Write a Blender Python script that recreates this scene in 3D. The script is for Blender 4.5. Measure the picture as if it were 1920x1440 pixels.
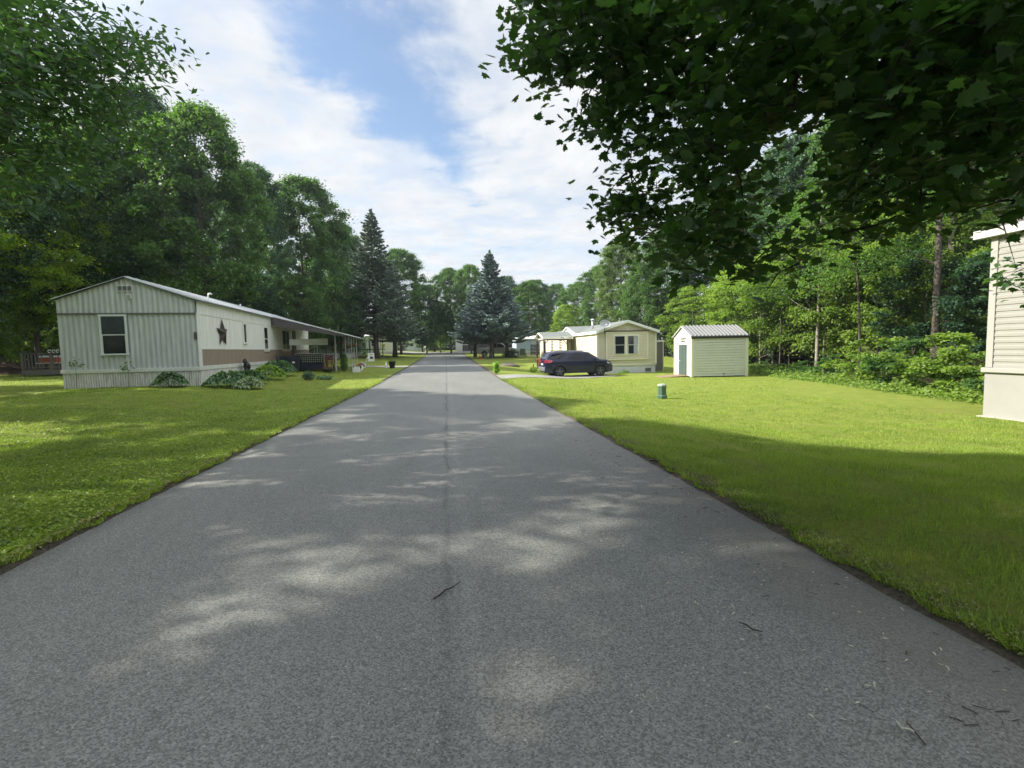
import bpy, math, random
import numpy as np
R = math.radians
S = bpy.context.scene
for _o in list(bpy.data.objects): bpy.data.objects.remove(_o)
C = S.collection

# ------------------------------------------------------------------ camera
F_PX, EYE = 920.0, 1.55
PITCH, YAW, ROLL = math.atan(66.4/920), R(7.5), .02
def _cam():
    a, p, r = YAW, PITCH, ROLL
    Fh = np.array([math.sin(a), math.cos(a), 0]); Rt = np.array([math.cos(a), -math.sin(a), 0]); Z = np.array([0,0,1.])
    F = math.cos(p)*Fh - math.sin(p)*Z; U = math.sin(p)*Fh + math.cos(p)*Z
    return Rt*math.cos(r) - U*math.sin(r), U*math.cos(r) + Rt*math.sin(r), F
CR, CU, CF = _cam()
cd = bpy.data.cameras.new('camera'); cam = bpy.data.objects.new('camera', cd); C.objects.link(cam)
cd.sensor_width = 36; cd.lens = 36*F_PX/1920; cd.clip_start = .05; cd.clip_end = 2000
from mathutils import Matrix, Vector
cam.matrix_world = Matrix(((CR[0], CU[0], -CF[0], 0), (CR[1], CU[1], -CF[1], 0), (CR[2], CU[2], -CF[2], EYE), (0,0,0,1)))
S.camera = cam
def ray(u, v):                      # direction of a picture point (1920x1440) in the world
    return (u-960)*CR - (v-720)*CU + F_PX*CF
def aty(u, v, y):                   # real point at distance y along that direction
    d = ray(u, v); return np.array([0,0,EYE]) + d*(y/d[1])

# ------------------------------------------------------------------ sun and sky
SUN_EL, SUN_AZ = 38.0, -79.0        # azimuth measured clockwise from +Y (the road runs along +Y)
S.view_settings.view_transform = 'Standard'; S.view_settings.look = 'None'
S.view_settings.exposure = 1.0; S.view_settings.gamma = 1
sd = Vector((math.sin(R(SUN_AZ))*math.cos(R(SUN_EL)), math.cos(R(SUN_AZ))*math.cos(R(SUN_EL)), math.sin(R(SUN_EL))))
sl = bpy.data.lights.new('sun', 'SUN'); sl.energy = 5.0; sl.angle = R(.6); sl.color = (1, .945, .84)
so = bpy.data.objects.new('sun', sl); C.objects.link(so); so.rotation_euler = sd.to_track_quat('Z', 'Y').to_euler()
W = bpy.data.worlds.new('World'); S.world = W; W.use_nodes = True
def sky():
    nt = W.node_tree; N = nt.nodes; L = nt.links; N.clear()
    out = N.new('ShaderNodeOutputWorld'); bg = N.new('ShaderNodeBackground'); bg.inputs['Strength'].default_value = .1
    L.new(bg.outputs[0], out.inputs[0])
    st = N.new('ShaderNodeTexSky'); st.sky_type = 'NISHITA'; st.sun_disc = False
    st.sun_elevation = R(SUN_EL); st.sun_rotation = R(SUN_AZ); st.air_density = 1.0; st.dust_density = .6; st.ozone_density = 1.5
    tc = N.new('ShaderNodeTexCoord'); sep = N.new('ShaderNodeSeparateXYZ'); L.new(tc.outputs['Generated'], sep.inputs[0])
    def m(op, a, b=None, c=None, clamp=False):
        n = N.new('ShaderNodeMath'); n.operation = op; n.use_clamp = clamp
        for i, x in enumerate((a, b, c)):
            if x is None: continue
            if isinstance(x, (int, float)): n.inputs[i].default_value = x
            else: L.new(x, n.inputs[i])
        return n.outputs[0]
    def ss(x, a, b):
        n = N.new('ShaderNodeMapRange'); n.interpolation_type = 'SMOOTHSTEP'; L.new(x, n.inputs[0])
        n.inputs[1].default_value = a; n.inputs[2].default_value = b; return n.outputs[0]
    z = m('MAXIMUM', sep.outputs[2], .06)
    px = m('DIVIDE', sep.outputs[0], z); py = m('DIVIDE', sep.outputs[1], z)
    cmb = N.new('ShaderNodeCombineXYZ'); L.new(px, cmb.inputs[0]); L.new(py, cmb.inputs[1])
    def noise(scale, det, off, rough=.55, stretch=(1,1,1), rot=0):
        mp = N.new('ShaderNodeMapping'); L.new(cmb.outputs[0], mp.inputs[0]); mp.inputs['Location'].default_value = (off, off*.7, 0)
        mp.inputs['Scale'].default_value = stretch; mp.inputs['Rotation'].default_value = (0,0,rot)
        n = N.new('ShaderNodeTexNoise'); n.inputs['Scale'].default_value = scale; n.inputs['Detail'].default_value = det
        n.inputs['Roughness'].default_value = rough; n.inputs['Distortion'].default_value = .25
        L.new(mp.outputs[0], n.inputs['Vector']); return n.outputs['Fac']
    n1 = noise(2.6, 8, 3.1); n2 = noise(7, 8, 9.3, .6, (1,.45,1)); n3 = noise(1.1, 6, 5.2)
    # the open blue lane between the two cloud sheets
    dy = m('SUBTRACT', py, 1.55)
    cx = m('MULTIPLY_ADD', dy, .27, -.29); wd = m('MAXIMUM', m('MULTIPLY_ADD', dy, -.125, .29), .02)
    dist = m('SUBTRACT', m('ABSOLUTE', m('SUBTRACT', px, cx)), wd)
    dist = m('ADD', dist, m('MULTIPLY', m('SUBTRACT', n1, .5), .75))
    dist = m('ADD', dist, m('MULTIPLY', m('SUBTRACT', n2, .5), .32))
    dist = m('ADD', dist, m('MULTIPLY', ss(py, 2.4, 3.6), .14)); cloud_a = ss(dist, -.16, .13)
    # small breaks elsewhere
    brk = ss(m('ADD', n3, m('MULTIPLY', m('SUBTRACT', n2, .5), .5)), .60, .44)
    brk = m('MULTIPLY_ADD', brk, .36, .64)
    cl = m('MULTIPLY', cloud_a, brk, clamp=True)
    # cloud radiance: mottled white-grey, with unseen fill glow added sunward, overhead and behind camera
    cr = N.new('ShaderNodeValToRGB'); L.new(m('MULTIPLY_ADD', n2, .5, m('MULTIPLY', n1, .5)), cr.inputs[0])
    cr.color_ramp.elements[0].position = .32; cr.color_ramp.elements[0].color = (3.7, 4.0, 4.4, 1)
    cr.color_ramp.elements[1].position = .62; cr.color_ramp.elements[1].color = (4.9, 4.95, 5.0, 1)
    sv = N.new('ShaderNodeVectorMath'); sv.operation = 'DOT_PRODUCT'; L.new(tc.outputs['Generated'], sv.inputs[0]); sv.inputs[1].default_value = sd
    fill_glow = m('ADD', m('MULTIPLY', ss(sv.outputs['Value'], .70, 1.0), 2.6), m('MULTIPLY', ss(sep.outputs[2], .66, .95), 1.5))
    fill_glow = m('ADD', fill_glow, m('MULTIPLY', ss(sep.outputs[1], -.05, -.6), .6))
    cs = N.new('ShaderNodeVectorMath'); cs.operation = 'SCALE'; L.new(cr.outputs[0], cs.inputs[0]); L.new(m('ADD', fill_glow, 1.0), cs.inputs['Scale'])
    sk = N.new('ShaderNodeVectorMath'); sk.operation = 'MULTIPLY'; L.new(st.outputs[0], sk.inputs[0]); sk.inputs[1].default_value = (.98, 1.02, 1.02)
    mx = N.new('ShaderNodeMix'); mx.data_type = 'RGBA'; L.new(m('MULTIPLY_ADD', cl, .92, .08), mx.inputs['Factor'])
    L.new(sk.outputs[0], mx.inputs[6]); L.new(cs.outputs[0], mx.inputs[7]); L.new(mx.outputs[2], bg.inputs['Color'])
sky()
S.cycles.max_bounces = 7; S.cycles.diffuse_bounces = 3; S.cycles.transmission_bounces = 4; S.cycles.transparent_max_bounces = 6
S.cycles.sample_clamp_indirect = 6; S.cycles.caustics_reflective = False; S.cycles.caustics_refractive = False

# ------------------------------------------------------------------ helpers
def tag(o, label=None, cat=None, group=None, kind=None):
    if label: o['label'] = label
    if cat: o['category'] = cat
    if group: o['group'] = group
    if kind: o['kind'] = kind
    return o
def thing(name, label, cat, loc=(0,0,0), rz=0, group=None):
    o = bpy.data.objects.new(name, None); C.objects.link(o); o.location = [float(q) for q in loc]; o.rotation_euler = (0,0,rz)
    o.empty_display_size = .2
    return tag(o, label, cat, group)
def kids(o): return [c for c in bpy.data.objects if c.parent == o]
def copy_tree(o, parent=None):
    c = o.copy(); C.objects.link(c); c.parent = parent
    for ch in kids(o): copy_tree(ch, c)
    return c
def np_mesh(name, V, Fc, mat, parent=None, attr=None, smooth=False, k=None):
    """V (n,3), Fc (m,k) arrays"""
    me = bpy.data.meshes.new(name); V = np.asarray(V, np.float32); Fc = np.asarray(Fc, np.int32); m, k = Fc.shape
    me.vertices.add(len(V)); me.vertices.foreach_set('co', V.ravel())
    me.loops.add(m*k); me.loops.foreach_set('vertex_index', Fc.ravel())
    me.polygons.add(m); me.polygons.foreach_set('loop_start', np.arange(0, m*k, k, dtype=np.int32))
    try: me.polygons.foreach_set('loop_total', np.full(m, k, np.int32))
    except Exception: pass
    if attr is not None:
        a = me.attributes.new('rnd', 'FLOAT', 'FACE'); a.data.foreach_set('value', np.asarray(attr, np.float32))
    me.update(calc_edges=True); me.materials.append(mat)
    if smooth: me.polygons.foreach_set('use_smooth', np.ones(m, bool))
    o = bpy.data.objects.new(name, me); C.objects.link(o); o.parent = parent
    return o
class MB:
    """collects primitives, builds ONE mesh object"""
    def __init__(s): s.v = []; s.f = []; s.sm = []
    def add(s, vs, fs, smooth=False):
        b = len(s.v); s.v += [tuple(map(float, q)) for q in vs]; s.f += [tuple(b+i for i in f) for f in fs]; s.sm += [smooth]*len(fs); return s
    def box(s, x0, x1, y0, y1, z0, z1):
        return s.add([(x0,y0,z0),(x1,y0,z0),(x1,y1,z0),(x0,y1,z0),(x0,y0,z1),(x1,y0,z1),(x1,y1,z1),(x0,y1,z1)],
              [(0,3,2,1),(4,5,6,7),(0,1,5,4),(1,2,6,5),(2,3,7,6),(3,0,4,7)])
    def bar(s, a, b, w, h=None, up=(0,0,1)):
        h = h or w; a = np.array(a, float); b = np.array(b, float); d = b-a; d /= np.linalg.norm(d)
        up = np.array(up, float)
        if abs(d@up) > .98: up = np.array([0,1.,0])
        x = np.cross(d, up); x /= np.linalg.norm(x); y = np.cross(x, d)
        vs = [p + x*i*w/2 + y*j*h/2 for p in (a, b) for i, j in ((-1,-1),(1,-1),(1,1),(-1,1))]
        return s.add(vs, [(0,1,2,3),(7,6,5,4),(0,4,5,1),(1,5,6,2),(2,6,7,3),(3,7,4,0)])
    def tube(s, pts, rad, n=8, cap=True, smooth=True):
        pts = [np.array(p, float) for p in pts]; m = len(pts)
        if isinstance(rad, (int, float)): rad = [rad]*m
        vs = []
        for i, p in enumerate(pts):
            d = pts[min(i+1, m-1)] - pts[max(i-1, 0)]; d /= (np.linalg.norm(d)+1e-9)
            up = np.array([0,0,1.]) if abs(d[2]) < .95 else np.array([0,1.,0])
            x = np.cross(d, up); x /= np.linalg.norm(x); y = np.cross(x, d)
            vs += [p + (x*math.cos(t*2*math.pi/n) + y*math.sin(t*2*math.pi/n))*rad[i] for t in range(n)]
        fs = [(i*n+j, i*n+(j+1)%n, (i+1)*n+(j+1)%n, (i+1)*n+j) for i in range(m-1) for j in range(n)]
        if cap: fs += [tuple(range(n))[::-1], tuple(range((m-1)*n, m*n))]
        return s.add(vs, fs, smooth)
    def lathe(s, prof, n=20, c=(0,0,0), axis='z', smooth=True):
        vs = []
        for r, z in prof:
            for t in range(n):
                a = t*2*math.pi/n; p = (r*math.cos(a), r*math.sin(a), z)
                if axis == 'y': p = (p[0], p[2], p[1])
                if axis == 'x': p = (p[2], p[0], p[1])
                vs.append((p[0]+c[0], p[1]+c[1], p[2]+c[2]))
        m = len(prof); fs = [(i*n+j, i*n+(j+1)%n, (i+1)*n+(j+1)%n, (i+1)*n+j) for i in range(m-1) for j in range(n)]
        fs += [tuple(range(n))[::-1], tuple(range((m-1)*n, m*n))]
        return s.add(vs, fs, smooth)
    def prism(s, poly, d, axis='y', o=0):
        """2-D polygon extruded from o to o+d along an axis; polygon given in the two other axes"""
        n = len(poly)
        def P(a, b, t): return {'y': (a, t, b), 'x': (t, a, b), 'z': (a, b, t)}[axis]
        vs = [P(a, b, o) for a, b in poly] + [P(a, b, o+d) for a, b in poly]
        return s.add(vs, [tuple(range(n)), tuple(range(n, 2*n))[::-1]] + [(i, i+n, (i+1) % n + n, (i+1) % n) for i in range(n)])
    def blob(s, c, r, seg=10, rings=6, j=0, rng=random):
        prof = []
        vs = [(c[0], c[1], c[2]-r[2])]
        for i in range(1, rings):
            p = math.pi*i/rings
            for t in range(seg):
                a = 2*math.pi*t/seg; k = 1+rng.uniform(-j, j)
                vs.append((c[0]+r[0]*k*math.sin(p)*math.cos(a), c[1]+r[1]*k*math.sin(p)*math.sin(a), c[2]-r[2]*k*math.cos(p)))
        vs.append((c[0], c[1], c[2]+r[2])); e = len(vs)-1
        fs = [(0, 1+(t+1) % seg, 1+t) for t in range(seg)]
        for i in range(rings-2):
            fs += [(1+i*seg+t, 1+i*seg+(t+1) % seg, 1+(i+1)*seg+(t+1) % seg, 1+(i+1)*seg+t) for t in range(seg)]
        fs += [(e, 1+(rings-2)*seg+t, 1+(rings-2)*seg+(t+1) % seg) for t in range(seg)]
        return s.add(vs, fs, True)
    def build(s, name, mat, parent=None, bevel=0):
        me = bpy.data.meshes.new(name); me.from_pydata(s.v, [], s.f); me.materials.append(mat)
        me.polygons.foreach_set('use_smooth', s.sm); me.update()
        import bmesh
        bm = bmesh.new(); bm.from_mesh(me); bmesh.ops.recalc_face_normals(bm, faces=bm.faces); bm.to_mesh(me); bm.free()
        o = bpy.data.objects.new(name, me); C.objects.link(o); o.parent = parent
        if bevel:
            b = o.modifiers.new('b', 'BEVEL'); b.width = bevel; b.segments = 2; b.limit_method = 'ANGLE'; b.angle_limit = R(40)
        return o

# ------------------------------------------------------------------ materials
MATS = {}
def mat(name, col, rough=.7, metal=0, spec=.5, var=0.0, vscale=3, col2=None, bump=0, bscale=40, coat=0, streak=None):
    if name in MATS: return MATS[name]
    m = bpy.data.materials.new(name); m.use_nodes = True; nt = m.node_tree; N = nt.nodes; L = nt.links; b = N['Principled BSDF']
    b.inputs['Roughness'].default_value = rough; b.inputs['Metallic'].default_value = metal
    b.inputs['Specular IOR Level'].default_value = spec; b.inputs['Coat Weight'].default_value = coat
    b.inputs['Base Color'].default_value = (*col, 1)
    tc = N.new('ShaderNodeTexCoord')
    if var or col2:
        n = N.new('ShaderNodeTexNoise'); n.inputs['Scale'].default_value = vscale; n.inputs['Detail'].default_value = 5
        n.inputs['Roughness'].default_value = .65
        if streak:
            mp = N.new('ShaderNodeMapping'); mp.inputs['Scale'].default_value = streak; L.new(tc.outputs['Object'], mp.inputs[0]); L.new(mp.outputs[0], n.inputs['Vector'])
        else: L.new(tc.outputs['Object'], n.inputs['Vector'])
        cr = N.new('ShaderNodeValToRGB'); L.new(n.outputs['Fac'], cr.inputs[0])
        c2 = col2 or tuple(c*(1-var) for c in col); c1 = col if col2 else tuple(min(1, c*(1+var*.6)) for c in col)
        cr.color_ramp.elements[0].position = .3; cr.color_ramp.elements[1].position = .7
        cr.color_ramp.elements[0].color = (*c2, 1); cr.color_ramp.elements[1].color = (*c1, 1)
        L.new(cr.outputs[0], b.inputs['Base Color'])
    if bump:
        n = N.new('ShaderNodeTexNoise'); n.inputs['Scale'].default_value = bscale; n.inputs['Detail'].default_value = 4; L.new(tc.outputs['Object'], n.inputs['Vector'])
        bp = N.new('ShaderNodeBump'); bp.inputs['Strength'].default_value = bump; bp.inputs['Distance'].default_value = .02; L.new(n.outputs['Fac'], bp.inputs['Height']); L.new(bp.outputs[0], b.inputs['Normal'])
    MATS[name] = m; return m
def leafmat(name, dark, light, trans=.35, tcol=None, rough=.55, vscale=.6, split=.5):
    """leaf colour varies leaf by leaf and branch by branch; light passes through the blade"""
    if name in MATS: return MATS[name]
    m = bpy.data.materials.new(name); m.use_nodes = True; nt = m.node_tree; N = nt.nodes; L = nt.links; b = N['Principled BSDF']; out = N['Material Output']
    at = N.new('ShaderNodeAttribute'); at.attribute_name = 'rnd'
    tc = N.new('ShaderNodeTexCoord'); oi = N.new('ShaderNodeObjectInfo')
    n = N.new('ShaderNodeTexNoise'); n.inputs['Scale'].default_value = vscale; n.inputs['Detail'].default_value = 3; L.new(tc.outputs['Object'], n.inputs['Vector'])
    a1 = N.new('ShaderNodeMath'); a1.operation = 'MULTIPLY_ADD'; L.new(at.outputs['Fac'], a1.inputs[0]); a1.inputs[1].default_value = .55; L.new(n.outputs['Fac'], a1.inputs[2])
    a2 = N.new('ShaderNodeMath'); a2.operation = 'MULTIPLY_ADD'; L.new(oi.outputs['Random'], a2.inputs[0]); a2.inputs[1].default_value = .25; L.new(a1.outputs[0], a2.inputs[2])
    cr = N.new('ShaderNodeValToRGB'); L.new(a2.outputs[0], cr.inputs[0]); e = cr.color_ramp.elements
    e[0].position = .45; e[0].color = (*dark, 1); e[1].position = 1.0; e[1].color = (*light, 1)
    L.new(cr.outputs[0], b.inputs['Base Color']); b.inputs['Roughness'].default_value = rough; b.inputs['Specular IOR Level'].default_value = .35
    tr = N.new('ShaderNodeBsdfTranslucent'); g = N.new('ShaderNodeMix'); g.data_type = 'RGBA'; g.blend_type = 'MULTIPLY'; g.inputs['Factor'].default_value = 1
    L.new(cr.outputs[0], g.inputs[6]); g.inputs[7].default_value = (*(tcol or (2.0, 2.2, .8)), 1); L.new(g.outputs[2], tr.inputs[0])
    mx = N.new('ShaderNodeMixShader'); mx.inputs[0].default_value = trans; L.new(b.outputs[0], mx.inputs[1]); L.new(tr.outputs[0], mx.inputs[2]); L.new(mx.outputs[0], out.inputs[0])
    MATS[name] = m; return m

WHITE = mat('white_paint', (.74,.75,.72), .5, var=.10, vscale=2)
TRIMW = mat('white_trim', (.78,.78,.75), .45, var=.05)
BLACKM = mat('black_metal', (.015,.015,.017), .45)
GLASS = mat('window_glass', (.010,.016,.018), .06, spec=.35)
DARKWOOD = mat('dark_wood', (.045,.035,.03), .8, var=.4, vscale=5)
GREYWOOD = mat('weathered_wood', (.13,.12,.10), .85, var=.35, vscale=6, streak=(8,8,1))
BARK = mat('bark', (.085,.068,.052), .95, var=.5, vscale=6, bump=.8, bscale=14, streak=(3,3,.5))
PALEBARK = mat('pale_bark', (.36,.33,.27), .85, col2=(.12,.10,.08), vscale=5, bump=.4, bscale=20, streak=(1.2,1.2,3))
METALW = mat('white_metal', (.72,.73,.72), .32, var=.07, vscale=1.5)

# ------------------------------------------------------------------ the ground
YS = [-80,25,50,70,100,140,400]; ZS = [0,0,.25,.55,1.1,1.5,2.2]
def ssn(t): t = np.clip(t, 0, 1); return t*t*(3-2*t)
def T(x, y):
    x = np.asarray(x, float); y = np.asarray(y, float)
    z = np.interp(y, YS, ZS)
    z = z + .36*ssn((-3.6-x)/8)*ssn((y-6)/12)
    z = z - .42*ssn((x-3.2)/5)*ssn((y-3)/6)*(1-ssn((y-40)/20))
    z = z + 1.5*ssn((-28-x)/9)*ssn((y-18)/14)
    return z
def Tz(x, y): return float(T(x, y))
def ground_material():
    m = bpy.data.materials.new('lawn'); m.use_nodes = True; nt = m.node_tree; N = nt.nodes; L = nt.links; b = N['Principled BSDF']
    b.inputs['Roughness'].default_value = .9; b.inputs['Specular IOR Level'].default_value = .15
    tc = N.new('ShaderNodeTexCoord'); sep = N.new('ShaderNodeSeparateXYZ'); L.new(tc.outputs['Object'], sep.inputs[0])
    def noise(s, d=5, r=.6, st=None):
        n = N.new('ShaderNodeTexNoise'); n.inputs['Scale'].default_value = s; n.inputs['Detail'].default_value = d; n.inputs['Roughness'].default_value = r
        if st:
            mp = N.new('ShaderNodeMapping'); mp.inputs['Scale'].default_value = st; L.new(tc.outputs['Object'], mp.inputs[0]); L.new(mp.outputs[0], n.inputs['Vector'])
        else: L.new(tc.outputs['Object'], n.inputs['Vector'])
        return n.outputs['Fac']
    def ramp(f, p0, c0, p1, c1):
        c = N.new('ShaderNodeValToRGB'); L.new(f, c.inputs[0]); c.color_ramp.elements[0].position = p0; c.color_ramp.elements[1].position = p1
        c.color_ramp.elements[0].color = (*c0, 1); c.color_ramp.elements[1].color = (*c1, 1); return c.outputs[0]
    def mix(f, a, b_):
        x = N.new('ShaderNodeMix'); x.data_type = 'RGBA'
        L.new(f, x.inputs['Factor']); L.new(a, x.inputs[6])
        if isinstance(b_, tuple): x.inputs[7].default_value = (*b_, 1)
        else: L.new(b_, x.inputs[7])
        return x.outputs[2]
    g1 = ramp(noise(2.2), .35, (.125,.180,.028), .68, (.280,.318,.055))
    g2 = ramp(noise(28, 6, .75), .35, (.075,.122,.019), .62, (.29,.33,.06))
    x = N.new('ShaderNodeMix'); x.data_type = 'RGBA'; x.inputs['Factor'].default_value = .55; L.new(g1, x.inputs[6]); L.new(g2, x.inputs[7]); g = x.outputs[2]
    dry = ramp(noise(.55, 4), .60, (0,0,0), .74, (.55,.55,.55)); g = mix(dry, g, (.24,.225,.062))
    # bare leaf-litter soil: the wood floor to the right and the bank at the far left
    def mm(op, a, b_=None):
        n = N.new('ShaderNodeMath'); n.operation = op
        for i, q in enumerate((a, b_)):
            if q is None: continue
            if isinstance(q, (int, float)): n.inputs[i].default_value = q
            else: L.new(q, n.inputs[i])
        return n.outputs[0]
    def step(v, a, b_):
        n = N.new('ShaderNodeMapRange'); n.interpolation_type = 'SMOOTHSTEP'; L.new(v, n.inputs[0]); n.inputs[1].default_value = a; n.inputs[2].default_value = b_; return n.outputs[0]
    wob = mm('MULTIPLY', mm('SUBTRACT', noise(.9), .5), 2.5)
    edge = mm('ADD', mm('SUBTRACT', sep.outputs[0], mm('MULTIPLY', sep.outputs[1], .22)), wob)   # x - .22y
    wood = step(edge, 13.9, 15.0)
    bank = mm('MULTIPLY', step(mm('ADD', sep.outputs[0], wob), -27, -29.5), step(sep.outputs[1], 22, 26))
    soil = ramp(noise(9, 6, .7), .35, (.035,.024,.016), .7, (.14,.092,.06))
    g = mix(wood, g, soil); g = mix(bank, g, soil)
    # worn dusty strip by the road's right edge
    ed = mm('MULTIPLY', step(mm('ADD', sep.outputs[0], mm('MULTIPLY', mm('SUBTRACT', noise(5), .5), .5)), 3.05, 2.85), step(sep.outputs[0], 2.3, 2.6))
    g = mix(ed, g, ramp(noise(30, 6, .8), .35, (.085,.07,.05), .7, (.22,.19,.14)))
    el = mm('MULTIPLY', step(mm('ADD', sep.outputs[0], mm('MULTIPLY', mm('SUBTRACT', noise(5), .5), .25)), -3.44, -3.38), step(sep.outputs[0], -2.6, -3.2))
    g = mix(el, g, ramp(noise(30, 6, .8), .35, (.045,.035,.024), .7, (.17,.15,.11)))
    L.new(g, b.inputs['Base Color'])
    bp = N.new('ShaderNodeBump'); bp.inputs['Strength'].default_value = 1; bp.inputs['Distance'].default_value = .05; L.new(noise(45, 5, .8), bp.inputs['Height']); L.new(bp.outputs[0], b.inputs['Normal'])
    return m
LAWN = ground_material()
def grid(xs, ys, zf, name, m, kind='structure'):
    X, Y = np.meshgrid(xs, ys); V = np.stack([X, Y, zf(X, Y)], -1).reshape(-1, 3); nx = len(xs)
    i, j = np.meshgrid(np.arange(len(ys)-1), np.arange(nx-1), indexing='ij'); a = (i*nx+j).ravel()
    return tag(np_mesh(name, V, np.stack([a, a+1, a+nx+1, a+nx], -1), m, smooth=True), kind=kind)
RX0, RX1 = -3.37, 2.76
def gz(X, Y):
    z = T(X, Y); inside = (X > RX0+.08) & (X < RX1-.08) & (Y < 93)
    rnd = .012*np.sin(X*5.1+Y*1.7)*np.sin(Y*3.3-X*2.1)
    return np.where(inside, z-.06, z+.012+rnd*(Y < 40))
xs = np.concatenate([np.arange(-400,-60,20), np.arange(-60,-24,2), np.arange(-24,-3.6,.4), [RX0-.12, RX0-.02, RX0+.15, -2,0,1.5, RX1-.15, RX1+.02, RX1+.12], np.arange(3.1,20,.4), np.arange(20,60,2), np.arange(60,420,20)])
ys = np.concatenate([np.arange(-60,-4,4), np.arange(-4,30,.4), np.arange(30,64,1), np.arange(64,110,2), np.arange(110,500,15)])
grid(xs, ys, gz, 'ground', LAWN)

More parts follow.
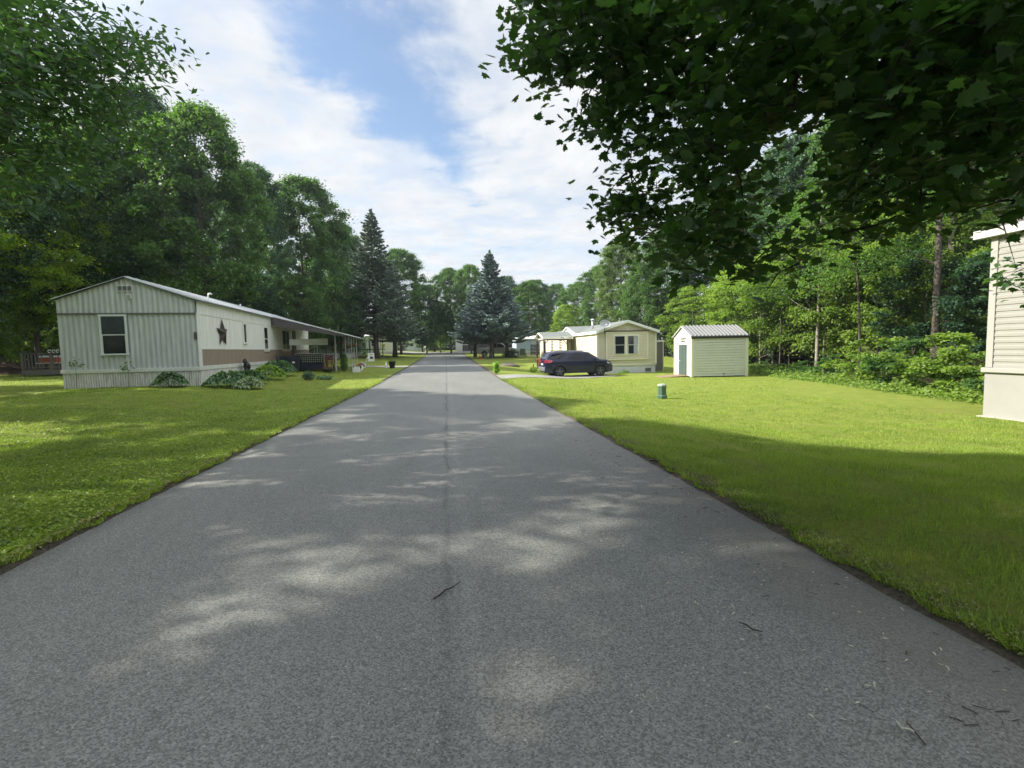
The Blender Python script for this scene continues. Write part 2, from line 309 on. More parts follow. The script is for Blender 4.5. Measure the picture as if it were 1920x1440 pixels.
def asphalt_material(name, a=(.165,.168,.152), dusty=False):
    m = bpy.data.materials.new(name); m.use_nodes = True; nt = m.node_tree; N = nt.nodes; L = nt.links; b = N['Principled BSDF']
    b.inputs['Roughness'].default_value = .62; b.inputs['Specular IOR Level'].default_value = .45
    tc = N.new('ShaderNodeTexCoord'); sep = N.new('ShaderNodeSeparateXYZ'); L.new(tc.outputs['Object'], sep.inputs[0])
    def noise(s, d=5, r=.6, st=None):
        n = N.new('ShaderNodeTexNoise'); n.inputs['Scale'].default_value = s; n.inputs['Detail'].default_value = d; n.inputs['Roughness'].default_value = r
        if st:
            mp = N.new('ShaderNodeMapping'); mp.inputs['Scale'].default_value = st; L.new(tc.outputs['Object'], mp.inputs[0]); L.new(mp.outputs[0], n.inputs['Vector'])
        else: L.new(tc.outputs['Object'], n.inputs['Vector'])
        return n.outputs['Fac']
    def mm(op, a_, b_=None, clamp=False):
        n = N.new('ShaderNodeMath'); n.operation = op; n.use_clamp = clamp
        for i, q in enumerate((a_, b_)):
            if q is None: continue
            if isinstance(q, (int, float)): n.inputs[i].default_value = q
            else: L.new(q, n.inputs[i])
        return n.outputs[0]
    def step(v, a_, b_):
        n = N.new('ShaderNodeMapRange'); n.interpolation_type = 'SMOOTHSTEP'; L.new(v, n.inputs[0]); n.inputs[1].default_value = a_; n.inputs[2].default_value = b_; return n.outputs[0]
    def ramp(f, p0, c0, p1, c1):
        c = N.new('ShaderNodeValToRGB'); L.new(f, c.inputs[0]); c.color_ramp.elements[0].position = p0; c.color_ramp.elements[1].position = p1
        c.color_ramp.elements[0].color = (*c0, 1); c.color_ramp.elements[1].color = (*c1, 1); return c.outputs[0]
    def mul(c, f):
        v = N.new('ShaderNodeVectorMath'); v.operation = 'SCALE'; L.new(c, v.inputs[0]); L.new(f, v.inputs['Scale']); return v.outputs[0]
    vo = N.new('ShaderNodeTexVoronoi'); vo.inputs['Scale'].default_value = 125; L.new(tc.outputs['Object'], vo.inputs['Vector'])
    vsep = N.new('ShaderNodeSeparateXYZ'); L.new(vo.outputs['Color'], vsep.inputs[0])
    stones = ramp(vsep.outputs[0], .0, tuple(c*.52 for c in a), 1.0, tuple(c*1.5 for c in a))
    big = ramp(noise(.7, 6, .6, (1,.35,1)), .3, (.88,.88,.88), .7, (1.12,1.12,1.12))
    mx = N.new('ShaderNodeMix'); mx.data_type = 'RGBA'; mx.blend_type = 'MULTIPLY'; mx.inputs['Factor'].default_value = 1; L.new(stones, mx.inputs[6]); L.new(big, mx.inputs[7])
    col = mx.outputs[2]
    col = mul(col, mm('ADD', .72, mm('MULTIPLY', noise(160, 3, .7), .56)))
    # pale stones exposed here and there
    v2 = N.new('ShaderNodeTexVoronoi'); v2.inputs['Scale'].default_value = 26; L.new(tc.outputs['Object'], v2.inputs['Vector'])
    s2 = N.new('ShaderNodeSeparateXYZ'); L.new(v2.outputs['Color'], s2.inputs[0])
    sp = mm('MULTIPLY', step(v2.outputs['Distance'], .17, .10), step(s2.outputs[0], .70, .74))
    m2 = N.new('ShaderNodeMix'); m2.data_type = 'RGBA'; L.new(mm('MULTIPLY', sp, .75), m2.inputs['Factor']); L.new(col, m2.inputs[6]); m2.inputs[7].default_value = (.42,.41,.39,1); col = m2.outputs[2]
    h = mm('ADD', vo.outputs['Distance'], mm('MULTIPLY', noise(70, 4, .7), .8))
    if not dusty:
        wob = mm('MULTIPLY', mm('SUBTRACT', noise(1.3, 5), .5), .20)
        xx = mm('ADD', sep.outputs[0], wob)
        seam = mm('MULTIPLY', step(mm('ABSOLUTE', mm('ADD', xx, .05)), .05, .0), mm('ADD', .50, mm('MULTIPLY', step(sep.outputs[1], 4, 9), .50)))
        col = mul(col, mm('SUBTRACT', 1.0, mm('MULTIPLY', seam, mm('MULTIPLY', step(noise(.6, 6, .75, (1,.8,1)), .36, .60), .55))))
        pale = step(mm('ABSOLUTE', mm('SUBTRACT', xx, .10)), .09, .0)
        col = mul(col, mm('ADD', 1.0, mm('MULTIPLY', pale, .10)))
        # roller passes: faint lengthwise lanes and one oblique trace
        col = mul(col, mm('ADD', .95, mm('MULTIPLY', noise(1, 3, .5, (2.6,.03,1)), .1)))
        ob = mm('ABSOLUTE', mm('ADD', mm('ADD', mm('MULTIPLY', sep.outputs[1], -.155), sep.outputs[0]), mm('ADD', 1.62, wob)))
        col = mul(col, mm('SUBTRACT', 1.0, mm('MULTIPLY', step(ob, .07, .0), mm('MULTIPLY', step(noise(.5, 4), .40, .65), .16))))
        # dust and crumbled litter along the right side, thin dark line along the left
        dm = mm('MULTIPLY', step(mm('ADD', sep.outputs[0], mm('MULTIPLY', mm('SUBTRACT', noise(1.6, 6, .7), .5), 1.5)), 1.7, 2.75), step(sep.outputs[1], 16, 4))
        m3 = N.new('ShaderNodeMix'); m3.data_type = 'RGBA'; L.new(mm('MULTIPLY', dm, .55), m3.inputs['Factor']); L.new(col, m3.inputs[6]); m3.inputs[7].default_value = (.125,.115,.095,1); col = m3.outputs[2]
        cr_ = mm('MULTIPLY', step(noise(38, 6, .8), .60, .68), dm)
        m4 = N.new('ShaderNodeMix'); m4.data_type = 'RGBA'; L.new(mm('MULTIPLY', cr_, .8), m4.inputs['Factor']); L.new(col, m4.inputs[6]); m4.inputs[7].default_value = (.035,.025,.018,1); col = m4.outputs[2]
        edl = step(mm('ADD', sep.outputs[0], mm('MULTIPLY', noise(3), .3)), -2.85, -3.25)
        col = mul(col, mm('SUBTRACT', 1.0, mm('MULTIPLY', edl, .28)))
    L.new(col, b.inputs['Base Color'])
    bp = N.new('ShaderNodeBump'); bp.inputs['Strength'].default_value = .55; bp.inputs['Distance'].default_value = .012; L.new(h, bp.inputs['Height']); L.new(bp.outputs[0], b.inputs['Normal'])
    return m
ASPH = asphalt_material('asphalt'); GRAVEL = asphalt_material('gravel_drive', (.27,.26,.245), True)
def road_mesh():
    ys = np.concatenate([np.arange(-14,0,.25), np.arange(0,16,.09), np.arange(16,30,.25), np.arange(30,92,1.0)]); cols = 14; V = []; ej = random.Random(2)
    for y in ys:
        wl = .035*math.sin(y*1.9)+.025*math.sin(y*5.3+1)+.02*math.sin(y*11.7)+ej.uniform(-.02,.02); wr = .03*math.sin(y*1.3+2)+.022*math.sin(y*4.1)+ej.uniform(-.035,.03)
        f = 0 if y < 74 else ((y-74)/18)**2
        a = RX0+wl-f*5; b = RX1+wr+f*3
        for k in range(cols+1):
            x = a+(b-a)*k/cols; V.append((x, y, Tz(x*.3, y)-.012-(.02 if k in (0, cols) else 0)))
    n = cols+1; Fc = [(i*n+k, i*n+k+1, (i+1)*n+k+1, (i+1)*n+k) for i in range(len(ys)-1) for k in range(cols)]
    return np.array(V), np.array(Fc)
V, Fc = road_mesh(); tag(np_mesh('road', V, Fc, ASPH, smooth=True), kind='structure')
grid(np.arange(-80, 81, 2.0), np.arange(91, 102.1, 1.0), lambda X, Y: T(X, Y)+.05, 'cross_road', asphalt_material('pale_asphalt', (.26,.255,.245), True))
def strip(name, left, right, m, n=24, lift=.03, kind='structure'):
    V = []; left = np.array(left, float); right = np.array(right, float)
    t = np.linspace(0, 1, n+1); k = np.linspace(0, 1, len(left))
    for q in t:
        a = np.array([np.interp(q, k, left[:,0]), np.interp(q, k, left[:,1])]); b = np.array([np.interp(q, k, right[:,0]), np.interp(q, k, right[:,1])])
        for s in range(9):
            p = a+(b-a)*s/8; p = p + (.09*math.sin(q*31+s*3) if s in (0, 8) else 0); V.append((p[0], p[1], Tz(p[0], p[1])+lift))
    Fc = [(i*9+s, i*9+s+1, (i+1)*9+s+1, (i+1)*9+s) for i in range(n) for s in range(8)]
    return tag(np_mesh(name, np.array(V), np.array(Fc), m, smooth=True), kind=kind)
strip('driveway', [(2.72,27.6),(4.5,28.8),(7,31.2),(10.3,33.1)], [(2.72,24.6),(4.8,26.6),(7.2,28.9),(10.9,30.2)], GRAVEL)
strip('side_path', [(-3.3,41.6),(-7.2,41.4)], [(-3.3,44.2),(-7.2,43.6)], GRAVEL)

# ------------------------------------------------------------------ house parts
def corrugated(mb, x0, x1, z0, zt, pitch, amp, y=0, axis='x'):
    """ribbed sheet facing -y (axis x) or +x (axis y); zt is a number or a function giving the top"""
    n = int(round((x1-x0)/pitch))*8; vs = []
    for i in range(n+1):
        s = x0+(x1-x0)*i/n; ph = (i % 8)/8; w = 1 if ph < .30 else (0 if .42 < ph < .86 else .5)
        t = zt(s) if callable(zt) else zt
        for z in (z0, t): vs.append((s, y-amp*w, z) if axis == 'x' else (y+amp*w, s, z))
    mb.add(vs, [(2*i, 2*i+2, 2*i+3, 2*i+1) for i in range(n)])
def lap(mb, a, b, z0, z1, course, out=.012, zt=None):
    """lapped siding along the segment a->b (outward normal to its right), clipped under zt(s)"""
    a = np.array(a, float); b = np.array(b, float); L = np.linalg.norm(b-a); d = (b-a)/L; nrm = np.array([d[1], -d[0]])
    z = z0
    while z < z1-.01:
        h = min(course, z1-z); s0, s1 = 0, L
        if zt:
            ss_ = [q for q in np.linspace(0, L, 81) if zt(q) >= z+h*.5]
            if not ss_: break
            s0, s1 = ss_[0], ss_[-1]
        P = [a+d*s0, a+d*s1]
        vs = []
        for p in P:
            for o_, zz in ((out, z), (out*.95, z+h*.46), (out*.45, z+h*.54), (out*.30, z+h*.99), (0, z+h)):
                q = p+nrm*o_; vs.append((q[0], q[1], zz))
        vs += [(p[0], p[1], z-.002) for p in P]
        mb.add(vs, [(0,5,6,1),(1,6,7,2),(2,7,8,3),(3,8,9,4),(10,11,5,0)])
        z += course
def window(parent, mframe, x0, x1, z0, z1, y=0, fr=.06, out=.03, axis='x', sash=True, mull=0, curtain=None, name='window'):
    """a window on a wall facing -y (axis 'x', wall at y) or facing +-x (axis 'y+' / 'y-')"""
    def P(mb, a0, a1, d0, d1, c0, c1):
        if axis == 'x': mb.box(a0, a1, y-d1, y-d0, c0, c1)
        elif axis == 'y+': mb.box(y+d0, y+d1, a0, a1, c0, c1)
        else: mb.box(y-d1, y-d0, a0, a1, c0, c1)
    f = MB(); e = .003
    P(f, x0, x1, e, out+.012, z1-fr, z1); P(f, x0-.02, x1+.02, e, out+.03, z0, z0+fr*.8)
    P(f, x0, x0+fr, e, out+.01, z0+fr*.8, z1-fr); P(f, x1-fr, x1, e, out+.01, z0+fr*.8, z1-fr)
    for k in range(mull):
        c = x0+(x1-x0)*(k+1)/(mull+1); P(f, c-fr*.4, c+fr*.4, e, out+.008, z0+fr*.8, z1-fr)
    w = f.build(name, mframe, parent, .004)
    g = MB(); P(g, x0+fr, x1-fr, e, .012, z0+fr*.8, z1-fr); g.build('pane', GLASS, w)
    if sash:
        s = MB(); zm = (z0+z1)/2; P(s, x0+fr, x1-fr, .013, out, zm-.018, zm+.018)
        P(s, x0+fr, x0+fr+.02, .013, out-.006, z0+fr*.8, zm-.018); P(s, x1-fr-.02, x1-fr, .013, out-.006, z0+fr*.8, zm-.018)
        s.build('sash', mframe, w)
    if curtain:
        cu = MB(); a0, a1 = curtain
        n = 14; vs = []
        P(cu, a0, a1, .0125, .0145, z0+fr, z1-fr-.01); cu.build('curtain', mat('curtain', (.42,.44,.46), .8, var=.25, vscale=12, streak=(6,6,.3)), w)
    return w

# ------------------------------------------------------------------ the long grey-white mobile home on the left
SID_G = mat('ribbed_sheet', (.53,.555,.55), .55, var=.20, vscale=2.5, streak=(3,3,.35), bump=.08, bscale=6)
SID_SK = mat('ribbed_skirting', (.80,.80,.75), .6, col2=(.48,.48,.42), vscale=4, streak=(3,3,.6))
PANEL_W = mat('white_panelling', (.80,.80,.78), .6, var=.14, vscale=3, streak=(4,4,.25))
PANEL_T = mat('tan_panelling', (.30,.235,.185), .65, var=.22, vscale=4, streak=(5,5,.3))
TRIM_G = mat('grey_trim', (.68,.70,.65), .5, var=.12)
home = thing('mobile_home', 'long grey-white mobile home with tan lower panels, left of the road', 'mobile home', (-9.74, 20.93, .27), R(4))
HW, HL = 4.67, 21.4
def gab(s): return 3.46+.80*(1-abs(s+HW/2)/(HW/2))      # s = local x
core = MB(); core.prism([(-HW+.02, .72), (-.02, .72), (-.02, 3.40), (-HW/2, 4.18), (-HW+.02, 3.40)], HL-.06, 'y', .03); core.build('wall', mat('inner_wall', (.30,.31,.28), .8), home)
g = MB(); corrugated(g, -HW, 0, .80, 2.885, .18, .042, y=0); corrugated(g, -HW, 0, 2.93, gab, .18, .042, y=-.008)
g.build('ribbed_end_wall', SID_G, home)
g = MB(); g.box(-HW-.01, .01, -.076, -.004, 2.885, 2.935); g.build('belt_trim', mat('belt_grey', (.12,.13,.11), .5), home)
g = MB()
for i in range(54):
    y0 = .05+i*.395
    if y0+.39 > HL: break
    g.box(.0, .018, y0, y0+.388, 1.56, 2.885); g.box(.012, .030, y0, y0+.388, 2.93, 3.42)
g.build('white_panelling', PANEL_W, home)
g = MB()
for i in range(54):
    y0 = .30+i*.395
    if y0+.39 > HL: break
    g.box(.0, .016, y0, y0+.388, .84, 1.50)
g.build('tan_panelling', PANEL_T, home)
g = MB(); g.box(0, .034, .28, HL, 1.497, 1.562); g.box(0, .040, -.03, .275, .80, 2.885); g.box(-.005, .034, -.03, HL, 2.888, 2.928)
g.build('corner_trim', WHITE, home, .004)
g = MB(); g.box(-HW-.03, .055, -.075, -.004, .665, .80); g.box(.0, .06, -.004, HL, .665, .832); g.build('skirting_rail', TRIM_G, home, .006)
g = MB(); random.seed(3)
x = -HW+.02
while x < -.02:
    w = .082; l = random.uniform(-.006, .006); t = random.uniform(-.012, .02)
    g.add([(x, -.02, -.25), (x+w*.45, -.045, -.25), (x+w*.55, -.045, -.25), (x+w-.012, -.02, -.25), (x+t+l, -.02, .67), (x+w*.45+t, -.045, .67), (x+w*.55+t, -.045, .67), (x+w-.012+t, -.02, .67)], [(0,1,5,4),(1,2,6,5),(2,3,7,6)]); x += w
y = .03
while y < HL:
    w = .10; g.add([(.018, y, -.3), (.04, y+w*.5, -.3), (.018, y+w-.008, -.3), (.018, y, .67), (.04, y+w*.5, .67), (.018, y+w-.008, .67)], [(0,1,4,3),(1,2,5,4)]); y += w
g.box(-HW+.03, .015, -.012, .0, -.3, .67); g.box(.0, .012, .03, HL, -.3, .67); g.box(-HW, -HW+.02, 0, HL, -.3, 3.4); g.box(-HW, 0, HL-.03, HL, -.3, 3.4)
g.build('skirting', SID_SK, home)
rf = MB()
for sx in (1, -1):
    xe = .16 if sx > 0 else -HW-.13; xr = -HW/2; ze = 3.42; zr = 4.28
    n = 60
    for t0, t1 in ((.0, .04),):
        vs = [(xe, -.10, ze), (xe, HL+.1, ze), (xr, HL+.1, zr), (xr, -.10, zr), (xe, -.10, ze+.045), (xe, HL+.1, ze+.045), (xr, HL+.1, zr+.045), (xr, -.10, zr+.045)]
        rf.add(vs, [(0,1,2,3),(4,7,6,5),(0,4,5,1),(3,2,6,7),(0,3,7,4),(1,5,6,2)])
    for k in range(0, 36):
        yy = .1+k*.6
        rf.bar((xe, yy, ze+.06), (xr, yy, zr+.06), .03, .03)
roof = rf.build('roof', mat('white_metal_roof', (.80,.82,.83), .30, metal=.25, var=.06, vscale=.8), home)
g = MB(); g.bar((-HW-.14, -.105, 3.40), (-HW/2, -.105, 4.275), .03, .055); g.build('drip_edge', BLACKM, roof)
g = MB(); g.bar((.155, -.105, 3.385), (-HW/2, -.105, 4.255), .02, .05); g.bar((.165, -.1, 3.40), (.165, HL+.1, 3.40), .02, .07); g.build('drip_edge', mat('drip_edge_grey', (.10,.11,.12), .5), roof)  # dark grey drip edge along the right rake and eave
g = MB(); g.tube([(-.75, 3.4, 3.7), (-.75, 3.4, 3.97), (-.73, 3.4, 4.04), (-.66, 3.4, 4.07), (-.59, 3.4, 4.03)], .035, 10); g.build('vent_pipe', METALW, roof)
g = MB(); g.tube([(-1.2, 9.2, 3.9), (-1.2, 9.2, 4.12)], .04, 10); g.build('vent_pipe', METALW, roof)
v = MB(); x0, x1, z0, z1 = -2.62, -2.12, 3.75, 3.98
v.box(x0, x1, -.075, -.054, z0, z0+.025); v.box(x0, x1, -.06, -.037, z1-.025, z1)
for k in range(4): xx = x0+(x1-x0-.02)*k/3; v.box(xx, xx+.02, -.076, -.053, z0+.025, z1-.025)
vent = v.build('gable_vent', TRIM_G, home)
v = MB()
for k in range(8): zz = z0+.032+k*.022; v.add([(x0+.02,-.054,zz+.018),(x1-.02,-.054,zz+.018),(x1-.02,-.072,zz),(x0+.02,-.072,zz)], [(0,1,2,3)])
v.box(x0+.02, x1-.02, -.0535, -.0525, z0+.02, z1-.02); v.build('louvre', mat('vent_grey', (.20,.21,.20), .6), vent)
v = MB(); v.box(-2.35, -2.16, -.085, -.053, 3.47, 3.65); o = v.build('exhaust_flap', TRIM_G, home, .008); v = MB(); v.box(-2.32, -2.19, -.092, -.086, 3.50, 3.61); v.build('flap', mat('flap_grey', (.30,.32,.29), .6), o)
window(home, mat('window_white', (.66,.70,.70), .5), -3.32, -2.38, 1.33, 2.88, y=-.056, fr=.075, out=.03)
window(home, TRIMW, 5.32, 5.90, 1.78, 2.87, y=.018, fr=.10, out=.04, axis='y+', sash=False)
window(home, TRIMW, 8.86, 9.74, 1.40, 2.84, y=.018, fr=.08, out=.03, axis='y+')
window(home, TRIMW, 12.9, 14.9, 1.40, 2.84, y=.018, fr=.09, out=.03, axis='y+', mull=1, sash=False)
d = MB(); d.box(.019, .06, 15.85, 16.75, .85, 2.86); d = d.build('door', mat('dark_door', (.03,.03,.032), .4), home, .01)
h_ = MB(); h_.blob((.085, 16.62, 1.85), (.03,.03,.03)); h_.build('handle', METALW, d)
# the porch roof carried off the same wall
g = MB(); AL0, AL1, AW = 10.45, 19.6, 4.35
zi, zo = 3.50, 2.32
g.add([(.17, AL0, zi), (AW, AL0+.15, zo), (AW, AL1, zo), (.17, AL1, zi), (.17, AL0, zi+.05), (AW, AL0+.15, zo+.05), (AW, AL1, zo+.05), (.17, AL1, zi+.05)], [(0,3,2,1),(4,5,6,7),(0,1,5,4),(1,2,6,5),(2,3,7,6),(3,0,4,7)])
for k in range(16): yy = AL0+.1+k*.6; g.bar((.19, yy, zi+.06), (AW, yy, zo+.06), .03, .02)
pr = g.build('porch_roof', MATS['white_metal_roof'], home)
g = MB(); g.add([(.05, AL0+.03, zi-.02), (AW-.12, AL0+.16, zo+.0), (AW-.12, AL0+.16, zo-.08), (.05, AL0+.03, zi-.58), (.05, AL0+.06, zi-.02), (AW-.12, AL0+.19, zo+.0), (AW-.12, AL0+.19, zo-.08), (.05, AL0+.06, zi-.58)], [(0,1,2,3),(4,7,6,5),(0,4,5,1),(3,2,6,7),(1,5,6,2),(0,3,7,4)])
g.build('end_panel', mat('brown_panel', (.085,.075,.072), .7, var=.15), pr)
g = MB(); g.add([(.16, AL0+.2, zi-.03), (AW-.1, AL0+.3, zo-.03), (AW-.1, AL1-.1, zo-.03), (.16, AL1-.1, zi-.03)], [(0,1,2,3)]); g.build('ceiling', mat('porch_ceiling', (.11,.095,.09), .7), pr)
POSTW = mat('post_white', (.62,.63,.58), .5, var=.2, vscale=3)
for k, (px, py) in enumerate([(3.3, 13.0), (3.75, 14.6), (3.85, 15.7), (3.9, 16.8), (3.95, 18.0), (4.0, 19.3)]):
    zt = zi+(zo-zi)*(px-.17)/(AW-.17)-.02; g = MB(); w = .085 if k == 0 else .05
    g.box(px-w/2, px+w/2, py-w/2, py+w/2, -.15, zt); 
    if k == 0: g.box(px-.07, px+.07, py-.07, py+.07, zt-.10, zt-.0)
    g.build('porch_post', POSTW, home, .006)
g = MB(); g.box(3.78, 3.82, 14.6, 19.2, .98, 1.03); g.box(3.78, 3.82, 14.6, 19.2, .25, .30); g.build('porch_rail', POSTW, home)
for k in range(2):      # the two small dark figures at the corner, one above the other
    cz = 2.11-k*.15; g = MB()
    for r0, zc in ((.032, cz+.033), (.038, cz-.036)):
        g.tube([(-.045+r0*math.cos(t*math.pi/5), -.06, zc+r0*math.sin(t*math.pi/5)) for t in range(11)], .014, 6)
    g.build('house_number', BLACKM, home)
def base_at(px, py, dz=0):
    c, s = math.cos(R(4)), math.sin(R(4)); x = -9.74+c*px-s*py; y = 20.93+s*px+c*py; return (x, y, Tz(x, y)+.012+dz)
# barn star on the long wall
st = thing('star_ornament', 'large dark rust metal barn star hung on the white wall of the left mobile home', 'wall star', base_at(.06, 2.5), R(4))
st.location.z = .27+2.22
g = MB(); pts = []
for k in range(10):
    a = math.pi/2+k*math.pi/5; r = .66 if k % 2 == 0 else .26; pts.append((0, -r*math.cos(a), r*math.sin(a)))
g.add(pts+[(.16, 0, 0), (-.0, 0, 0)], [(k, (k+1) % 10, 10) for k in range(10)]+[((k+1) % 10, k, 11) for k in range(10)])
g.build('star', mat('rusty_metal', (.085,.072,.068), .45, metal=.4, col2=(.045,.03,.026), vscale=4), st)
# black bear cut-out ornament by the skirting
bo = thing('bear_figure', 'small black bear figure standing against the skirting above the hostas', 'garden figure', base_at(.32, 4.7), R(4))
g = MB(); g.blob((0,0,.62), (.15,.24,.20), 12, 8); g.blob((0,.12,.34), (.10,.10,.30)); g.blob((0,-.16,.36), (.10,.10,.32)); g.blob((.0,-.25,.84), (.11,.12,.12)); g.blob((.02,-.36,.80), (.05,.07,.05)); g.blob((0,-.19,.95), (.03,.04,.05)); g.blob((0,-.31,.95), (.03,.03,.05)); g.blob((0,.2,.60), (.12,.13,.18)); g.box(-.1,.1,-.2,.2,0,.04)
g.build('body', mat('black_figure', (.012,.012,.012), .5), bo)

# patio furniture under the porch roof
NAVY = mat('navy_fabric', (.018,.024,.042), .85, var=.3); 
def check_mat():
    m = mat('checked_cloth', (.02,.024,.03), .85); nt = m.node_tree; N = nt.nodes; L = nt.links
    tc = N.new('ShaderNodeTexCoord'); sp = N.new('ShaderNodeSeparateXYZ'); L.new(tc.outputs['Object'], sp.inputs[0]); o = []
    for ax, fq in ((0, 8.3), (2, 7.6)):
        a = N.new('ShaderNodeMath'); a.operation = 'MULTIPLY'; L.new(sp.outputs[ax], a.inputs[0]); a.inputs[1].default_value = fq
        b = N.new('ShaderNodeMath'); b.operation = 'FRACT'; L.new(a.outputs[0], b.inputs[0]); c = N.new('ShaderNodeMath'); c.operation = 'GREATER_THAN'; L.new(b.outputs[0], c.inputs[0]); c.inputs[1].default_value = .5; o.append(c.outputs[0])
    q = N.new('ShaderNodeMath'); q.operation = 'MULTIPLY'; L.new(o[0], q.inputs[0]); L.new(o[1], q.inputs[1])
    x = N.new('ShaderNodeMix'); x.data_type = 'RGBA'; L.new(q.outputs[0], x.inputs['Factor']); x.inputs[6].default_value = (.016,.02,.026,1); x.inputs[7].default_value = (.34,.37,.31,1)
    L.new(x.outputs[2], N['Principled BSDF'].inputs['Base Color']); return m
sw = thing('swing_seat', 'canopied garden swing seat with a checked back cushion at the near end of the porch', 'swing seat', base_at(1.85, 12.0), R(14))
FR = mat('dark_frame', (.02,.022,.03), .4)
g = MB()
for sx in (-1.03, 1.03):
    g.tube([(sx, -.62, 0), (sx*.97, -.10, 1.05), (sx*.94, .0, 1.78)], .03, 8); g.tube([(sx, .62, 0), (sx*.97, .12, 1.05), (sx*.94, .0, 1.78)], .03, 8); g.tube([(sx, -.62, .03), (sx, .62, .03)], .025, 8)
g.tube([(-.96, 0, 1.78), (.96, 0, 1.78)], .03, 8); g.tube([(-1.0, .3, .25), (1.0, .3, .25)], .025); g.build('frame', FR, sw)
g = MB(); g.add([(-1.12,-.72,1.78),(1.12,-.72,1.82),(1.12,.62,1.94),(-1.12,.62,1.90),(-1.12,-.72,2.04),(1.12,-.72,2.08),(1.12,.62,2.06),(-1.12,.62,2.02)], [(0,3,2,1),(4,5,6,7),(0,1,5,4),(1,2,6,5),(2,3,7,6),(3,0,4,7)])
for k in range(12): xx = -1.12+k*.187; g.box(xx+.004, xx+.183, -.735, -.722, 1.68, 1.80)
g.build('canopy', mat('canopy_cloth', (.42,.43,.36), .85, var=.15, vscale=3), sw, .03)
g = MB(); g.box(-.82, .82, -.10, .50, .42, .56); g.box(-.82, .82, -.12, .05, .12, .44); g.build('seat', NAVY, sw, .05)
g = MB(); g.add([(-.80,-.14,.55),(.80,-.14,.55),(.80,-.34,1.12),(-.80,-.34,1.12),(-.80,-.02,.55),(.80,-.02,.55),(.80,-.22,1.14),(-.80,-.22,1.14)], [(0,1,2,3),(4,7,6,5),(0,4,5,1),(1,5,6,2),(2,6,7,3),(3,7,4,0)])
bk = g.build('back_cushion', check_mat(), sw, .03)
g = MB(); g.tube([(-.84,-.36,.60),(-.84,-.37,1.14),(.80,-.37,1.14),(.86,-.30,1.0),(.88,-.2,.5)], .022, 8); g.build('armrest', mat('pale_frame', (.45,.45,.40), .5), sw)
def grill():
    t = thing('barbecue_grill', 'covered black barbecue grill beside the swing seat under the porch roof', 'barbecue', base_at(.75, 11.3), R(4))
    g = MB(); g.prism([(-.65,.0),(.65,.0),(.68,.75),(.50,.98),(-.50,.98),(-.68,.75)], .58, 'y', -.29); g.build('cover', mat('grill_cover', (.014,.018,.03), .6, var=.4, vscale=4), t, .05)
    g = MB(); g.box(.25, .40, -.302, -.292, .52, .62); g.build('label_patch', TRIMW, t)
grill()
# folded lounge chair leaning by the wall
t = thing('folding_chair', 'dark folded garden chair leaning on the tan wall beside the black grill', 'chair', base_at(.36, 9.9), R(4))
g = MB()
for sx in (0, .4): g.tube([(.25, sx, 0), (.02, sx, 1.0)], .016); g.tube([(.12, sx, 0), (.10, sx, .95)], .016)
g.build('frame', FR, t); g = MB(); g.add([(.2,.02,.25),(.2,.38,.25),(.04,.38,.95),(.04,.02,.95)], [(0,1,2,3)]); g.build('seat', NAVY, t)
def patio_chair(name, label, loc, rz, col, slats=True):
    t = thing(name, label, 'chair', loc, rz); m = mat(name+'_'+str(round(col[0]*100)), col, .55)
    g = MB()
    for k in range(5): g.box(-.28, .28, .18+k*.012, .20+k*.012, .48+k*.12, .48+k*.12+.085)
    g.box(-.30, -.26, .20, .235, .4, 1.06); g.box(.26, .30, .20, .235, .4, 1.06); g.build('backrest', m, t, .006)
    g = MB()
    for k in range(5): g.box(-.29, .29, -.30+k*.10, -.22+k*.10, .40, .425)
    g.build('seat', m, t, .005)
    for sx in (-1, 1):
        for sy in (-1, 1): g = MB(); g.box(sx*.29-.02, sx*.29+.02, sy*.25-.02, sy*.25+.02, 0, .40 if sy > 0 else .62); g.build('leg', m, t)
        g = MB(); g.box(sx*.31-.035, sx*.31+.035, -.32, .22, .62, .645); g.build('armrest', m, t)
    return t
patio_chair('patio_chair', 'dark red slatted patio chair just right of the swing seat', base_at(2.75, 13.2), R(14+180+10), (.19,.025,.035))
patio_chair('patio_chair', 'black slatted patio chair among the thin porch posts', base_at(2.95, 16.2), R(100), (.012,.012,.014))
t = thing('patio_table', 'small dark table with a white rail of ornaments deep under the porch roof', 'table', base_at(1.7, 17.2), R(4))
g = MB(); g.lathe([(.02,.70),(.52,.70),(.54,.72),(.52,.74),(.02,.74)], 20); g.build('tabletop', mat('table_top', (.10,.10,.10), .3), t)
for sx, sy in ((.3,.3),(-.3,.3),(.3,-.3),(-.3,-.3)): g = MB(); g.tube([(sx*1.2, sy*1.2, 0), (sx, sy, .70)], .018); g.build('leg', FR, t)
t = thing('porch_stairs', 'white wire stair rail and steps in front of the home wall behind the swing seat', 'stairs', base_at(.95, 15.9), R(4))
g = MB()
for k in range(3): g.box(-.85+k*.28, .55, -.6, .6, k*.26, k*.26+.04); g.box(-.85+k*.28, -.82+k*.28, -.6, .6, 0 if k == 0 else (k-1)*.26+.04, k*.26)
g.build('steps', GREYWOOD, t)
g = MB()
for yy in (-.6, .6):
    g.tube([(-.8, yy, .95), (.6, yy, 1.6)], .018); g.tube([(.6, yy, 1.6), (.6, yy, .3)], .018); g.tube([(-.8, yy, .95), (-.8, yy, 0)], .018)
g.tube([(.6,-.6,1.55),(.6,.6,1.55)], .015); g.build('handrail', METALW, t)
